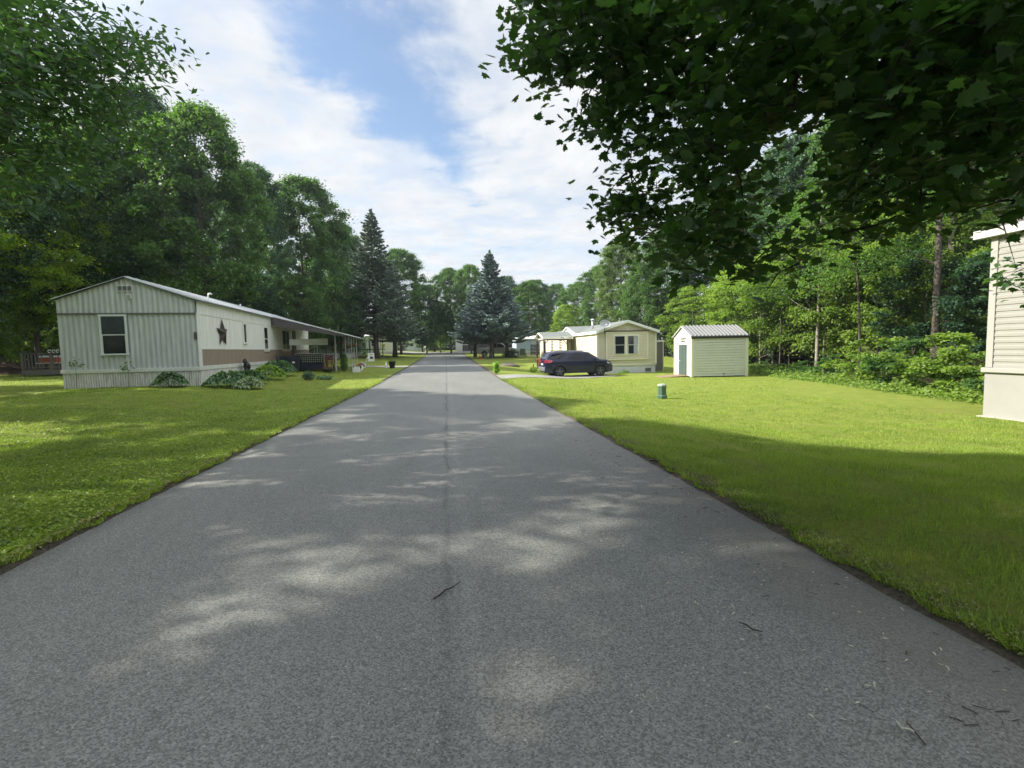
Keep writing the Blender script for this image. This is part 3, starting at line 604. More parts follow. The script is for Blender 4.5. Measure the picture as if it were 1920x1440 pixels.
# hanging baskets and chimes under the porch edge
PINK = mat('pink_flower', (.55,.10,.16), .7, col2=(.40,.03,.06), vscale=30); WHF = mat('white_flower', (.75,.72,.70), .7)
GREENL = leafmat('garden_leaf', (.03,.075,.018), (.14,.24,.05), .3, vscale=4)
def leaf_cards(P, Nrm, L_, Wd, rng, fold=.12):
    n = len(P); Nrm = Nrm/np.linalg.norm(Nrm, axis=1, keepdims=True)
    t = rng.normal(size=(n, 3)); t -= (t*Nrm).sum(1, keepdims=True)*Nrm; t /= np.linalg.norm(t, axis=1, keepdims=True); s = np.cross(Nrm, t)
    L_ = np.broadcast_to(L_, (n,))[:, None]; Wd = np.broadcast_to(Wd, (n,))[:, None]
    v = np.stack([P-t*L_*.5, P+s*Wd*.5-t*L_*.06+Nrm*L_*fold, P+t*L_*.5, P-s*Wd*.5-t*L_*.06+Nrm*L_*fold], 1).reshape(-1, 3)
    return v, np.arange(4*n).reshape(n, 4)
def leafy(name, parent, m, n, c, r, size, seed, up=1.0, shell=.3):
    rng = np.random.default_rng(seed); d = rng.normal(size=(n, 3)); d /= np.linalg.norm(d, axis=1, keepdims=True)
    q = rng.uniform(shell, 1, n)[:, None]**.5; P = np.array(c)+d*q*np.array(r); P[:, 2] = np.maximum(P[:, 2], .02)
    v, f = leaf_cards(P, d+rng.normal(size=(n, 3))*.5+np.array([0,0,up]), rng.uniform(.7, 1.2, n)*size, rng.uniform(.4, .7, n)*size, rng)
    return np_mesh(name, v, f, m, parent, rng.random(n))
for k, (px, py, dz, lab) in enumerate([(3.5, 13.9, 1.75, 'hanging flower basket nearest the thick white porch post'), (3.9, 15.2, 1.55, 'hanging basket of red flowers between the thin porch posts'), (4.0, 17.3, 1.6, 'farthest hanging basket under the porch eave')]):
    t = thing('hanging_basket', lab, 'flower basket', base_at(px, py, dz), 0, 'hanging baskets under the porch roof')
    g = MB(); g.lathe([(.03,0),(.11,.02),(.16,.14),(.17,.15),(.14,.13),(.02,.05)], 14); g.tube([(.15,0,.14),(0,0,.55)], .006, 5); g.tube([(-.15,0,.14),(0,0,.55)], .006, 5); g.build('basket', DARKWOOD, t)
    leafy('flowers', t, PINK, 90, (0,0,.16), (.22,.22,.12), .07, 50+k); leafy('foliage', t, GREENL, 140, (0,0,.12), (.24,.24,.18), .08, 60+k)
# white planter boxes in a row
for k in range(4):
    y0 = 12.2+k*1.75; lab = ['white planter box nearest the road end of the porch', 'white planter box second from the near end of the row', 'white planter box full of pink flowers, third in the row', 'farthest white planter box of the row below the porch'][k]
    t = thing('planter_box', lab, 'planter', base_at(4.62-.05*k, y0+.8), R(4), 'white planter boxes along the porch')
    g = MB(); g.box(-.2, -.17, -.8, .8, 0, .30); g.box(.17, .2, -.8, .8, 0, .30); g.box(-.17, .17, -.8, -.77, 0, .30); g.box(-.17, .17, .77, .8, 0, .30); g.build('box', WHITE, t, .006)
    g = MB(); g.box(-.168, .168, -.768, .768, .05, .255); g.build('soil', mat('soil', (.05,.032,.02), .95, var=.4, vscale=12, bump=.5), t)
    if k >= 1: leafy('flowers', t, PINK if k != 3 else WHF, 60+120*(k == 2)+60*(k == 3), (0,0,.36), (.18,.72,.14), .08, 70+k); leafy('foliage', t, GREENL, 160, (0,0,.30), (.18,.7,.13), .10, 80+k)
for k, (px, py, lab) in enumerate([(4.88, 12.9, 'dark solar stake lamp in front of the nearest planter box'), (4.85, 15.6, 'dark solar stake lamp in front of the third planter box')]):
    t = thing('stake_lamp', lab, 'garden lamp', base_at(px, py), 0, 'solar stake lamps by the planters')
    g = MB(); g.tube([(0,0,0),(0,0,.26)], .012); g.build('stake', BLACKM, t); g = MB(); g.lathe([(.02,.24),(.045,.26),(.05,.36),(.06,.37),(.02,.40)], 12); g.build('lamp_head', BLACKM, t)
t = thing('flower_bowl', 'round dark bowl of red flowers at the near corner of the porch', 'flower pot', base_at(3.0, 11.5))
g = MB(); g.lathe([(.10,0),(.24,.05),(.34,.20),(.36,.22),(.32,.20),(.05,.16)], 20); g.build('bowl', mat('dark_bowl', (.05,.055,.06), .35), t)
leafy('flowers', t, PINK, 90, (0,0,.30), (.32,.32,.12), .08, 91); leafy('foliage', t, GREENL, 160, (0,0,.27), (.33,.33,.12), .1, 92)
t = thing('tall_plant', 'tall green leafy plant against the thick white porch post', 'plant', base_at(3.75, 13.5)); leafy('foliage', t, GREENL, 900, (0,0,.62), (.25,.25,.66), .13, 95); g = MB(); g.tube([(0,0,0),(.02,0,.9)], .012); g.build('stem', GREENL, t)
t = thing('bent_ornament', 'white curved garden ornament past the far planter', 'garden ornament', base_at(4.5, 21.5)); g = MB(); g.tube([(0,0,0),(.02,0,.5),(.12,0,.72),(.28,0,.70),(.34,0,.5)], .035); g.build('body', TRIMW, t)
# yard sign with its dark picture
t = thing('yard_sign', 'small white yard sign with a dark car picture stuck in the grass', 'sign', (-7.45, 50.3, Tz(-7.45, 50.3)))
g = MB(); g.box(-.20,-.18,0,.02,0,.3); g.box(.18,.20,0,.02,0,.3); g.box(-.18,.18,0,.02,.14,.16); g.build('stake', BLACKM, t)
g = MB(); g.box(-.31,.31,-.012,.012,.12,.98); pn = g.build('panel', TRIMW, t)
g = MB(); g.prism([(-.22,.40),(-.22,.50),(-.12,.54),(-.07,.63),(.09,.63),(.14,.54),(.22,.50),(.22,.40),(.13,.40),(.11,.36),(.05,.36),(.03,.40),(-.05,.40),(-.07,.36),(-.13,.36),(-.15,.40)], -.005, 'y', -.013)
for k in range(3): g.box(-.16+k*.11, -.08+k*.11, -.018, -.013, .80, .85)
g.build('picture', mat('print_navy', (.02,.025,.07), .6), pn)
# flower pot by the road and its white gnome-like ornament
t = thing('flower_pot', 'large black tapered pot standing on the gravel at the left road edge', 'pot', (-4.35, 40.2, Tz(-4.35, 40.2)))
g = MB(); g.lathe([(.18,0),(.27,.50),(.31,.52),(.31,.57),(.26,.57),(.24,.50),(.05,.48)], 20); g.build('pot', mat('black_pot', (.012,.015,.014), .5), t)
leafy('foliage', t, GREENL, 70, (0,0,.58), (.22,.22,.07), .1, 96)
t = thing('white_ornament', 'white pointed garden ornament beside the black pot', 'garden ornament', (-4.80, 40.0, Tz(-4.8, 40)))
g = MB(); g.lathe([(.12,0),(.14,.06),(.10,.18),(.12,.24),(.06,.36),(.02,.50)], 12); g.build('body', TRIMW, t)
t = thing('feeder_pole', 'thin pale pole with a small yellow feeder on top near the spruce trunks', 'bird feeder', (-7.0, 56.5, Tz(-7, 56.5)))
g = MB(); g.tube([(0,0,0),(0,0,1.75)], .025, 6); g.build('pole', mat('pole_yellow', (.42,.42,.22), .6), t); g = MB(); g.lathe([(.04,1.5),(.16,1.55),(.16,1.78),(.22,1.80),(.03,1.98)], 10); g.build('feeder', mat('feeder_yellow', (.45,.38,.08), .6), t)

# deck at the far left corner of the home
dk = thing('deck', 'weathered wooden deck with railing behind the left corner of the grey-white home', 'deck', (-22.9, 34.2, Tz(-22.9, 34.2)), R(4))
g = MB()
for k in range(22): g.box(-2.2+k*.14, -2.2+k*.14+.13, -1.4, 1.6, .36, .395)
g.box(-2.2, .9, -1.42, -1.38, .10, .355); g.build('floor', GREYWOOD, dk)
for px, py in ((-2.15,-1.35), (-.65,-1.35), (.85,-1.35), (-2.15,1.5)):
    g = MB(); g.box(px-.05, px+.05, py-.05, py+.05, 0, 1.36); g.build('post', GREYWOOD, dk)
g = MB(); g.box(-2.25, .95, -1.42, -1.28, 1.36, 1.40); g.box(-2.22, -2.08, -1.28, 1.6, 1.36, 1.40); g.box(-2.2, .9, -1.37, -1.33, .50, .55)
k = -2.0
while k < .85:
    g.box(k-.018, k+.018, -1.39, -1.35, .45, 1.36); k += .17 if k < -1.2 else .42
for k in range(9): g.box(-2.17, -2.13, -1.2+k*.30, -1.165+k*.30, .45, 1.36)
g.build('railing', GREYWOOD, dk)
t = thing('outdoor_table', 'table with a white top on the wooden deck at the far left', 'table', (-23.9, 33.4, Tz(-22.9, 34.2)+.40))
g = MB(); g.box(-.6,.6,-.4,.4,.36,.40); g.build('tabletop', TRIMW, t, .01)
for sx in (-.52,.52):
    for sy in (-.32,.32): g = MB(); g.box(sx-.025,sx+.025,sy-.025,sy+.025,0,.36); g.build('leg', BLACKM, t)
t = thing('storage_tub', 'orange-brown tub with a white lid on the deck table', 'tub', (-23.85, 33.3, Tz(-22.9, 34.2)+.80))
g = MB(); g.prism([(-.42,0),(.42,0),(.46,.32),(-.46,.32)], .5, 'y', -.25); g.build('body', mat('orange_tub', (.36,.07,.015), .5), t, .03)
g = MB(); g.box(-.48,.48,-.28,.28,.322,.42); g.build('lid', mat('lid_white', (.6,.64,.72), .5), t, .03)
t = thing('scroll_ornament', 'white scroll ornament on the deck rail at the far left', 'ornament', (-23.4, 32.95, Tz(-22.9, 34.2)+1.40))
g = MB()
for k in range(3): c0 = -.25+k*.22; g.tube([(c0+.08*math.cos(a), 0, .09+.08*math.sin(a)) for a in np.linspace(.3, 5.2, 9)], .02, 6)
g.build('scroll', TRIMW, t)

# ------------------------------------------------------------------ the yellow mobile home on the right
YEL = mat('cream_siding', (.68,.635,.49), .6, var=.06, vscale=1.2); YTR = mat('cream_trim', (.80,.76,.58), .5)
SHING = mat('grey_shingle', (.20,.215,.20), .9, col2=(.11,.125,.12), vscale=9, streak=(1,1,4), bump=.5, bscale=18)
SKW = mat('white_skirting', (.66,.67,.69), .6, var=.08)
FAS = mat('cream_fascia', (.82,.82,.78), .5)
bx, by, bz = 10.42, 33.2, -.40
yh = thing('mobile_home', 'cream yellow mobile home with a shingled roof behind the dark blue car', 'mobile home', (bx, by, bz))
BW, BL, ZS0, ZE, ZR = 4.24, 21.0, .66, 3.02, 3.72
def gB(s): return ZE+(ZR-ZE)*(1-abs(s-BW/2)/(BW/2))-.03
g = MB(); g.prism([(.02,ZS0),(BW-.02,ZS0),(BW-.02,ZE-.03),(BW/2,ZR-.05),(.02,ZE-.03)], BL, 'y', .02)
g.build('wall', mat('cream_core', (.5,.46,.27), .7), yh)
g = MB(); lap(g, (0,0), (BW,0), ZS0, ZE+.75, .15, .055, zt=gB); lap(g, (0,BL), (0,0), ZS0, ZE-.02, .15, .055); lap(g, (BW,0), (BW,BL), ZS0, ZE-.02, .15, .055)
g.build('siding', YEL, yh)
g = MB(); g.box(-.07,.06,-.07,-.057,ZS0,ZE-.04); g.box(-.07,-.057,-.05,.07,ZS0,ZE-.04); g.box(BW-.06,BW+.07,-.07,-.057,ZS0,ZE-.04); g.box(-.028,BW+.028,-.07,-.056,ZS0-.02,ZS0+.05)
g.build('corner_trim', YTR, yh)
g = MB(); g.box(.0, BW, 0, .05, -.3, ZS0-.03); g.box(0, .05, .05, BL, -.3, ZS0-.03); g.box(-.03, BW+.04, -.035, .0, ZS0-.10, ZS0-.022); g.box(BW-.05,BW,.05,BL,-.3,ZS0-.03); sk_ = g.build('skirting', SKW, yh)
g = MB(); g.box(BW-.75, BW-.32, -.02, -.004, .16, .40); sv_ = g.build('foundation_vent', mat('vent_dark', (.10,.10,.10), .6), sk_)
g = MB()
for k in range(5): g.box(BW-.73, BW-.34, -.028, -.021, .185+k*.042, .20+k*.042)
g.build('louvre', mat('vent_slat', (.25,.25,.26), .5), sv_)
# bay panel with the twin window
g = MB(); lap(g, (.66,-.09), (3.58,-.09), 1.12, 2.92, .15, .05); g.box(.62,3.62,-.088,-.025,1.10,2.93); g.build('bay_panel', YEL, yh)
g = MB(); g.box(.58,.66,-.15,-.02,1.06,2.97); g.box(3.58,3.66,-.15,-.02,1.06,2.97); g.box(.66,3.58,-.15,-.11,2.90,2.97); g.box(.66,3.58,-.16,-.02,1.02,1.10); g.build('bay_trim', YTR, yh)
g = MB(); g.box(.55,3.69,-.18,-.025,2.972,3.03); g.build('bay_cap', mat('brown_cap', (.07,.05,.035), .6), yh)
g = MB(); g.box(1.10,2.98,-.148,-.11,1.34,2.78); g.build('window_surround', YTR, yh)
W3 = mat('window_tan', (.55,.56,.52), .5)
window(yh, W3, 1.18, 1.96, 1.40, 2.70, y=-.15, fr=.05, out=.03); window(yh, W3, 2.12, 2.90, 1.40, 2.70, y=-.15, fr=.05, out=.03, curtain=(2.58,2.83))
# main roof: shingled slopes, fascia, gable rake
g = MB(); o_ = .16
for s in (0, 1):
    xe = -o_ if s == 0 else BW+o_; ze = ZE-.04+.0; zr = ZR
    g.add([(xe,-.30,ze),(xe,BL+.2,ze),(BW/2,BL+.2,zr),(BW/2,-.30,zr),(xe,-.30,ze+.05),(xe,BL+.2,ze+.05),(BW/2,BL+.2,zr+.05),(BW/2,-.30,zr+.05)], [(0,1,2,3),(4,7,6,5),(0,4,5,1),(0,3,7,4),(1,5,6,2)])
rf = g.build('roof', SHING, yh)
g = MB()
for s in (0, 1):
    xe = -o_-.02 if s == 0 else BW+o_+.02
    g.add([(xe,-.33,ZE-.17),(BW/2,-.33,ZR-.12),(BW/2,-.33,ZR+.055),(xe,-.33,ZE+.012),(xe,-.305,ZE-.17),(BW/2,-.305,ZR-.12),(BW/2,-.305,ZR+.055),(xe,-.305,ZE+.012)], [(0,1,2,3),(4,7,6,5),(0,4,5,1),(3,2,6,7),(0,3,7,4),(1,5,6,2)])
    g.box(xe-.012 if s == 0 else xe-.01, xe+.01 if s == 0 else xe+.012, -.30, BL+.2, ZE-.17, ZE+.012)
    g.box(-o_ if s == 0 else BW+.02, -.02 if s == 0 else BW+o_, -.30, BL+.2, ZE-.17, ZE-.15)
g.build('fascia', FAS, rf)
# cross gable towards the road
g = MB(); y0, y1, yc = 4.9, 10.4, 7.65; X0 = -.24; X1 = BW/2
g.add([(X0,y0,ZE+.02),(X0,yc,ZR-.02),(X1,yc,ZR+.03),(X1,y0+2.6,ZR-.0),(.0,y0,ZE+.08)], [(0,1,2,3,4)]); g.add([(X0,y1,ZE+.02),(X0,yc,ZR-.02),(X1,yc,ZR+.03),(X1,y1-2.6,ZR),(.0,y1,ZE+.08)], [(4,3,2,1,0)])
g.build('cross_gable', SHING, rf)
g = MB()
for a, b in ((y0, yc), (y1, yc)): g.bar((X0-.02,a,ZE-.04),(X0-.02,b,ZR-.06), .05, .17, up=(1,0,0))
g.add([(X0+.05,y0,ZE-.1),(X0+.05,y1,ZE-.1),(X0+.05,yc,ZR-.05)], [(0,1,2)]); g.build('gable_rake', FAS, rf)
# chimney pipe and dish
g = MB(); cx_, cy_ = .95, 4.2; g.tube([(cx_,cy_,ZE+.2),(cx_,cy_,ZE+.95)], .085, 14); g.lathe([(.10,0),(.17,.03),(.17,.07),(.06,.14)], 14, (cx_,cy_,ZE+.98)); g.lathe([(.11,0),(.11,.05)], 14, (cx_,cy_,ZE+.80)); g.build('chimney_pipe', mat('galvanised', (.55,.57,.56), .4, metal=.4), rf)
ds = thing('satellite_dish', 'grey satellite dish on the corner of the yellow home roof', 'satellite dish', (bx+.40, by-.38, bz+ZE+.06))
g = MB(); g.tube([(0,0,-.25),(0,0,.12),(0,-.03,.30)], .022, 8); g.tube([(0,.04,.12),(.02,.22,-.05)], .015); g.build('mast', mat('dark_grey_metal', (.06,.06,.065), .5), ds)
V=[];n=24
g = MB(); vs=[(0,.0,0)]; 
for r_ in (.2,.42,.62,.82,1):
    for t_ in range(n): a=2*math.pi*t_/n; vs.append((.38*r_*math.cos(a), -.10*r_*r_, .30*r_*math.sin(a)))
fs=[(0,1+t_,1+(t_+1)%n) for t_ in range(n)]+[(1+k*n+t_,1+k*n+(t_+1)%n,1+(k+1)*n+(t_+1)%n,1+(k+1)*n+t_) for k in range(4) for t_ in range(n)]
def tilt(p, dy=0): 
    c,s=math.cos(-.35),math.sin(-.35); return (p[0], p[1]*c-p[2]*s-.06+dy, p[1]*s+p[2]*c+.42)
g.add([tilt(p) for p in vs], fs, True); g.add([tilt(p,.012) for p in vs], [f[::-1] for f in fs], True); dd=g.build('dish', mat('dish_grey', (.42,.44,.46), .4), ds)
g = MB(); g.tube([(0,-.05,.15),(0,-.42,.32)], .014); g.blob((0,-.43,.36), (.05,.05,.05)); g.build('receiver', TRIMW, ds)
# porch
PW = mat('porch_wood', (.075,.05,.04), .7, var=.3, vscale=4)
pr = MB(); px0, px1, py0, py1, pe, pk = -2.75, -.26, 5.6, 8.8, ZE-.20, ZE+.20; pc = (py0+py1)/2
for a in (py0, py1):
    q = -.02 if a == py0 else .02
    pr.add([(px0,a,pe),(px1,a,pe),(px1,pc,pk),(px0,pc,pk),(px0,a,pe+.04),(px1,a,pe+.04),(px1,pc,pk+.04),(px0,pc,pk+.04)], [(0,3,2,1),(4,5,6,7),(0,1,5,4),(0,4,7,3),(1,2,6,5)])
po = pr.build('porch_roof', SHING, yh)
g = MB(); g.box(px0, px1, py0-.04, py0-.012, pe-.17, pe+.035)
for a in (py0-.03, py1+.03): g.bar((px0-.03,a,pe-.06),(px0-.03,pc,pk-.03), .04, .17, up=(1,0,0))
fa = g.build('fascia', FAS, po)
g = MB()
for k, (w0, w1) in enumerate([(0,.05),(.08,.10),(.13,.20),(.62,.67),(.72,.77),(.82,.87),(.50,.52)]): g.box(px1-1.0+w0, px1-1.0+w1, py0-.046, py0-.041, pe-.12, pe-.03)
g.build('lettering', mat('sign_dark', (.03,.03,.035), .6), fa)
g = MB(); g.box(px0+.05, px1, py0+.02, py0+.12, pe-.28, pe-.172); g.box(px0+.05, px0+.15, py0+.12, py1-.1, pe-.28, pe-.172); g.add([(px0+.1,py0+.1,pe-.1),(px0+.1,py1-.1,pe-.1),(px0+.1,pc,pk-.08)], [(0,1,2)]); g.build('beam', PW, po)
for k, (a, b_) in enumerate([(px0+.1, py0+.07), (px0+.1, py1-.1), (-.72, py0+.07), (-1.95, py1-.1), (-.30, py0+.07)]):
    g = MB(); g.box(a-.05,a+.05,b_-.05,b_+.05,0,pe-.283)
    if k != 3: g.bar((a,b_,pe-.62),(a+(.33 if k in (0,1) else -.33),b_,pe-.29), .05)
    g.build('porch_post', PW, po)
g = MB(); g.box(px0,px1+.24,py0,py1,.30,.36); g.build('porch_floor', GREYWOOD, po)
g = MB()
for k in range(9): g.box(px0+.05, px0+.09, py0+.2+k*.33, py0+.24+k*.33, .36, 1.0)
g.box(px0+.04, px0+.10, py0, py1, 1.0, 1.05); g.build('porch_railing', mat('red_wood', (.30,.07,.04), .7), po)
for yy in (6.3, 10.6, 14.2): window(yh, PW, yy, yy+.75, 1.25, 2.62, y=-.03, fr=.07, out=.03, axis='y-')
# lean-to store behind it
ls = thing('storage_shed', 'narrow grey-brown lean-to shed with white trim right of the yellow home', 'shed', (14.68, 34.6, -.38))
GB = mat('brown_grey_panel', (.20,.185,.155), .7, var=.15, streak=(6,6,.3)); g = MB()
for k in range(8): g.box(.02+k*.145, .155+k*.145, 0, .03, 0, 2.20)
g.box(0, 1.19, .03, 1.2, 0, 2.2); g.build('wall', GB, ls)
g = MB(); g.box(-.03,1.25,-.06,1.3,2.20,2.32); g.build('roof', WHITE, ls, .01); g = MB(); g.box(1.17,1.23,-.04,.03,0,2.2); g.box(.30,.36,-.05,-.002,0,1.72); g.box(-.02,.36,-.05,-.002,1.72,1.80); g.build('trim', WHITE, ls)
g = MB(); g.box(0,.30,-.04,-.003,.02,1.72); g.build('door', mat('door_brown', (.13,.115,.10), .7), ls)

# ------------------------------------------------------------------ the white and green garden shed
GS = mat('pale_green_siding', (.74,.74,.65), .6, var=.06); WS = mat('white_siding', (.76,.76,.70), .55, var=.05)
sh = thing('garden_shed', 'small pale green and white garden shed with a ribbed metal roof and green door', 'shed', (14.46, 27.6, -.42), R(-5))
SW_, SD_ = 3.30, 2.75; H0, HE, HR = .10, 2.52, 3.13
def gS(s): return HE+(HR-HE)*(1-abs(s-SD_/2)/(SD_/2))-.02
g = MB(); g.prism([(.02,H0),(SD_-.02,H0),(SD_-.02,HE-.02),(SD_/2,HR-.06),(.02,HE-.02)], SW_-.04, 'x', .02); g.build('wall', mat('shed_core', (.4,.42,.3), .7), sh)
g = MB(); lap(g, (0,0), (SW_,0), H0, HE-.03, .155, .085); lap(g, (SW_,0), (SW_,SD_), H0, HE-.03, .155, .085); g.build('green_siding', GS, sh)
g = MB(); lap(g, (0,SD_), (0,0), H0, HR, .105, .014, zt=lambda s: gS(SD_-s)); g.build('white_siding', WS, sh)
g = MB(); g.box(-.03,.07,-.10,-.087,H0-.05,HE); g.box(-.032,-.022,-.02,.10,H0-.05,HE-.05); g.box(SW_-.08,SW_+.10,-.10,-.087,H0-.12,HE-.03); g.box(-.032,-.018,SD_-.1,SD_,H0-.05,HE-.05); g.build('corner_trim', YTR, sh)
g = MB()
for s in (0, 1):
    ye = -.14 if s == 0 else SD_+.14; ze = HE-.06
    g.add([(-.10,ye,ze),(SW_+.16,ye,ze),(SW_+.16,SD_/2,HR),(-.10,SD_/2,HR),(-.10,ye,ze+.03),(SW_+.16,ye,ze+.03),(SW_+.16,SD_/2,HR+.03),(-.10,SD_/2,HR+.03)], [(0,1,2,3),(4,7,6,5),(0,4,5,1),(1,5,6,2),(3,2,6,7),(0,3,7,4)])
    for k in range(16):
        xx = -.04+k*.223; g.add([(xx,ye,ze+.03),(xx+.03,ye,ze+.085),(xx+.06,ye,ze+.085),(xx+.09,ye,ze+.03),(xx,SD_/2,HR+.03),(xx+.03,SD_/2,HR+.085),(xx+.06,SD_/2,HR+.085),(xx+.09,SD_/2,HR+.03)], [(0,1,5,4),(1,2,6,5),(2,3,7,6),(0,3,2,1),(4,5,6,7)])
rs = g.build('roof', mat('ribbed_metal_roof', (.18,.18,.178), .45, metal=.0, var=.1, vscale=2), sh)
g = MB(); g.box(-.08,SW_+.13,-.135,-.10,HE-.19,HE-.062); g.build('fascia', mat('dark_fascia', (.035,.03,.028), .6), rs)
g = MB(); g.bar((-.105,-.14,HE-.06),(-.105,SD_/2,HR-.0),.02,.06,up=(1,0,0)); g.bar((-.105,SD_+.14,HE-.06),(-.105,SD_/2,HR),.02,.06,up=(1,0,0)); g.build('rake_trim', TRIMW, rs)
dy0, dy1 = .66, 1.72
g = MB(); g.box(-.035,-.016,dy0-.10,dy1+.10,H0,2.06); g.build('door_frame', WS, sh)
g = MB(); g.box(-.042,-.036,dy0-.02,dy1+.16,H0,1.99); g.build('door_gap', BLACKM, sh)
g = MB(); g.box(-.075,-.043,dy0,dy1,H0+.02,1.95)
for i in range(6):
    for j in range(2): a = dy0+.09+j*.46; g.box(-.085,-.076,a,a+.40,H0+.10+i*.30,H0+.34+i*.30)
do = g.build('door', mat('green_door', (.07,.105,.09), .5), sh, .006); g = MB(); g.blob((-.10,dy1-.12,1.0),(.03,.03,.03)); g.build('handle', METALW, do)
g = MB(); g.box(-.05,-.018,.86,1.62,2.34,2.40); g.build('trim_bar', mat('brown_bar', (.12,.09,.08), .7), sh)
# the small dark wall plaque: three worn marks over a little figure
g = MB(); random.seed(8)
for k, (a, b_, c0, c1) in enumerate([(1.50,1.56,2.16,2.26),(1.43,1.47,2.15,2.24),(1.30,1.38,2.17,2.27),(1.22,1.26,2.15,2.27),(1.02,1.12,2.16,2.27),(.96,.99,2.16,2.22),(1.19,1.31,1.99,2.07),(1.215,1.275,2.07,2.12)]): g.box(-.04,-.02,a,b_,c0,c1)
g.build('wall_lettering', mat('faded_black', (.10,.09,.08), .8), sh)
g = MB(); g.box(-.04,-.018,SD_-.16,SD_-.10,.15,1.15); g.build('measuring_strip', mat('lilac_grey', (.30,.30,.36), .7), sh)
g = MB(); g.box(1.9,1.96,-.07,-.02,.05,.28); g.box(1.84,2.02,-.05,-.03,.02,.06); g.build('tie_down', BLACKM, sh)
g = MB(); g.box(.1,.4,.1,.4,-.1,.1); g.box(SW_-.5,SW_-.1,.1,.4,-.1,.1); g.box(.3,SW_-.3,.8,1.2,-.1,.09); g.build('foundation_block', DARKWOOD, sh)
rp = thing('ramp', 'low wooden ramp in front of the green shed door', 'ramp', (14.46, 27.6, -.42), R(-5))
g = MB()
for k in range(9): yy = .35+k*.17; g.add([(-2.0,yy,.03),(-.06,yy,.14),(-.06,yy+.155,.14),(-2.0,yy+.155,.03),(-2.0,yy,-.02),(-.06,yy,.09),(-.06,yy+.155,.09),(-2.0,yy+.155,-.02)], [(0,1,2,3),(7,6,5,4),(0,4,5,1),(3,2,6,7),(0,3,7,4),(1,5,6,2)])
g.build('boards', mat('ramp_wood', (.26,.17,.11), .8, var=.3, vscale=4), rp)

# utility pedestal in the lawn
up = thing('utility_pedestal', 'short green utility pedestal standing alone in the right lawn', 'utility box', (7.83, 17.15, Tz(7.83,17.15)), R(20))
PG = mat('pedestal_green', (.075,.14,.09), .5, var=.12)
g = MB(); g.lathe([(.185,0),(.185,.12),(.155,.15),(.15,.49)], 8, smooth=False); g.build('housing', PG, up)
g = MB(); g.lathe([(.165,.47),(.168,.51),(.15,.54),(.08,.56),(.01,.562)], 8, smooth=False); g.build('cap', mat('pedestal_cap', (.28,.36,.27), .5), up)

# ------------------------------------------------------------------ the house at the right edge
VIN = mat('greige_siding', (.275,.268,.238), .55, var=.05); VT = mat('greige_trim', (.325,.316,.285), .5)
rh = thing('mobile_home', 'beige vinyl-sided home cut off by the right edge of the picture', 'mobile home', (13.5, 10.67, -.44))
RL = 13.0; ZB = 1.16
g = MB(); g.box(.02, 7, -RL, -.02, ZB, 4.62); g.build('wall', mat('greige_core', (.4,.36,.3), .7), rh)
g = MB(); lap(g, (0,0), (0,-RL), ZB+.12, 4.66, .154, .022) ; lap(g, (7,0), (0,0), ZB+.12, 4.66, .154, .022); g.build('siding', VIN, rh)
g = MB(); g.box(-.045,.10,-.13,.028,ZB+.125,4.62); g.build('corner_trim', VT, rh, .006)
g = MB(); g.box(-.10,7,-RL,.09,ZB,ZB+.118); g.build('skirting_rail', VT, rh, .01)
g = MB(); 
for k in range(14): g.box(-.03, .0, -(k+1)*.92+.005+.0, -k*.92-.005 if k else .04, -.02, ZB-.004)
g.box(.0,7,-RL,.03,-.3,ZB-.004); g.build('skirting', mat('greige_skirt', (.295,.288,.262), .65, var=.08, vscale=1.5), rh)
g = MB(); g.box(-.12,-.03,-RL,.12,-.05,.05); g.box(-.03,7,.04,.12,-.05,.05); g.build('foundation_ledge', mat('concrete', (.42,.39,.33), .9, var=.2), rh)
g = MB(); ro_ = -.17
g.add([(ro_,.32,4.64),(ro_,-RL,4.64),(3.6,-RL,5.7),(3.6,.32,5.7),(ro_,.32,4.70),(ro_,-RL,4.70),(3.6,-RL,5.76),(3.6,.32,5.76)], [(0,1,2,3),(4,7,6,5),(0,4,5,1),(0,3,7,4),(1,5,6,2)])
g.add([(7.5,.32,4.64),(7.5,-RL,4.64),(3.6,-RL,5.7),(3.6,.32,5.7),(7.5,.32,4.70),(7.5,-RL,4.70),(3.6,-RL,5.76),(3.6,.32,5.76)], [(0,3,2,1),(4,5,6,7),(0,4,7,3)])
rr = g.build('roof', mat('brown_shingle', (.07,.06,.055), .9, var=.4, vscale=8, bump=.6), rh)
g = MB(); g.box(ro_-.02,ro_,-RL,.34,4.50,4.70); g.box(ro_,.0,-RL,.30,4.50,4.53); g.bar((ro_,.33,4.58),(3.6,.33,5.66),.03,.18,up=(0,1,0)); g.build('fascia', mat('pale_fascia', (.45,.45,.43), .5), rr)
g = MB(); g.prism([(0,4.5),(7,4.5),(3.5,5.65)], -.05, 'y', -.0); g.build('gable_wall', VIN, rh)

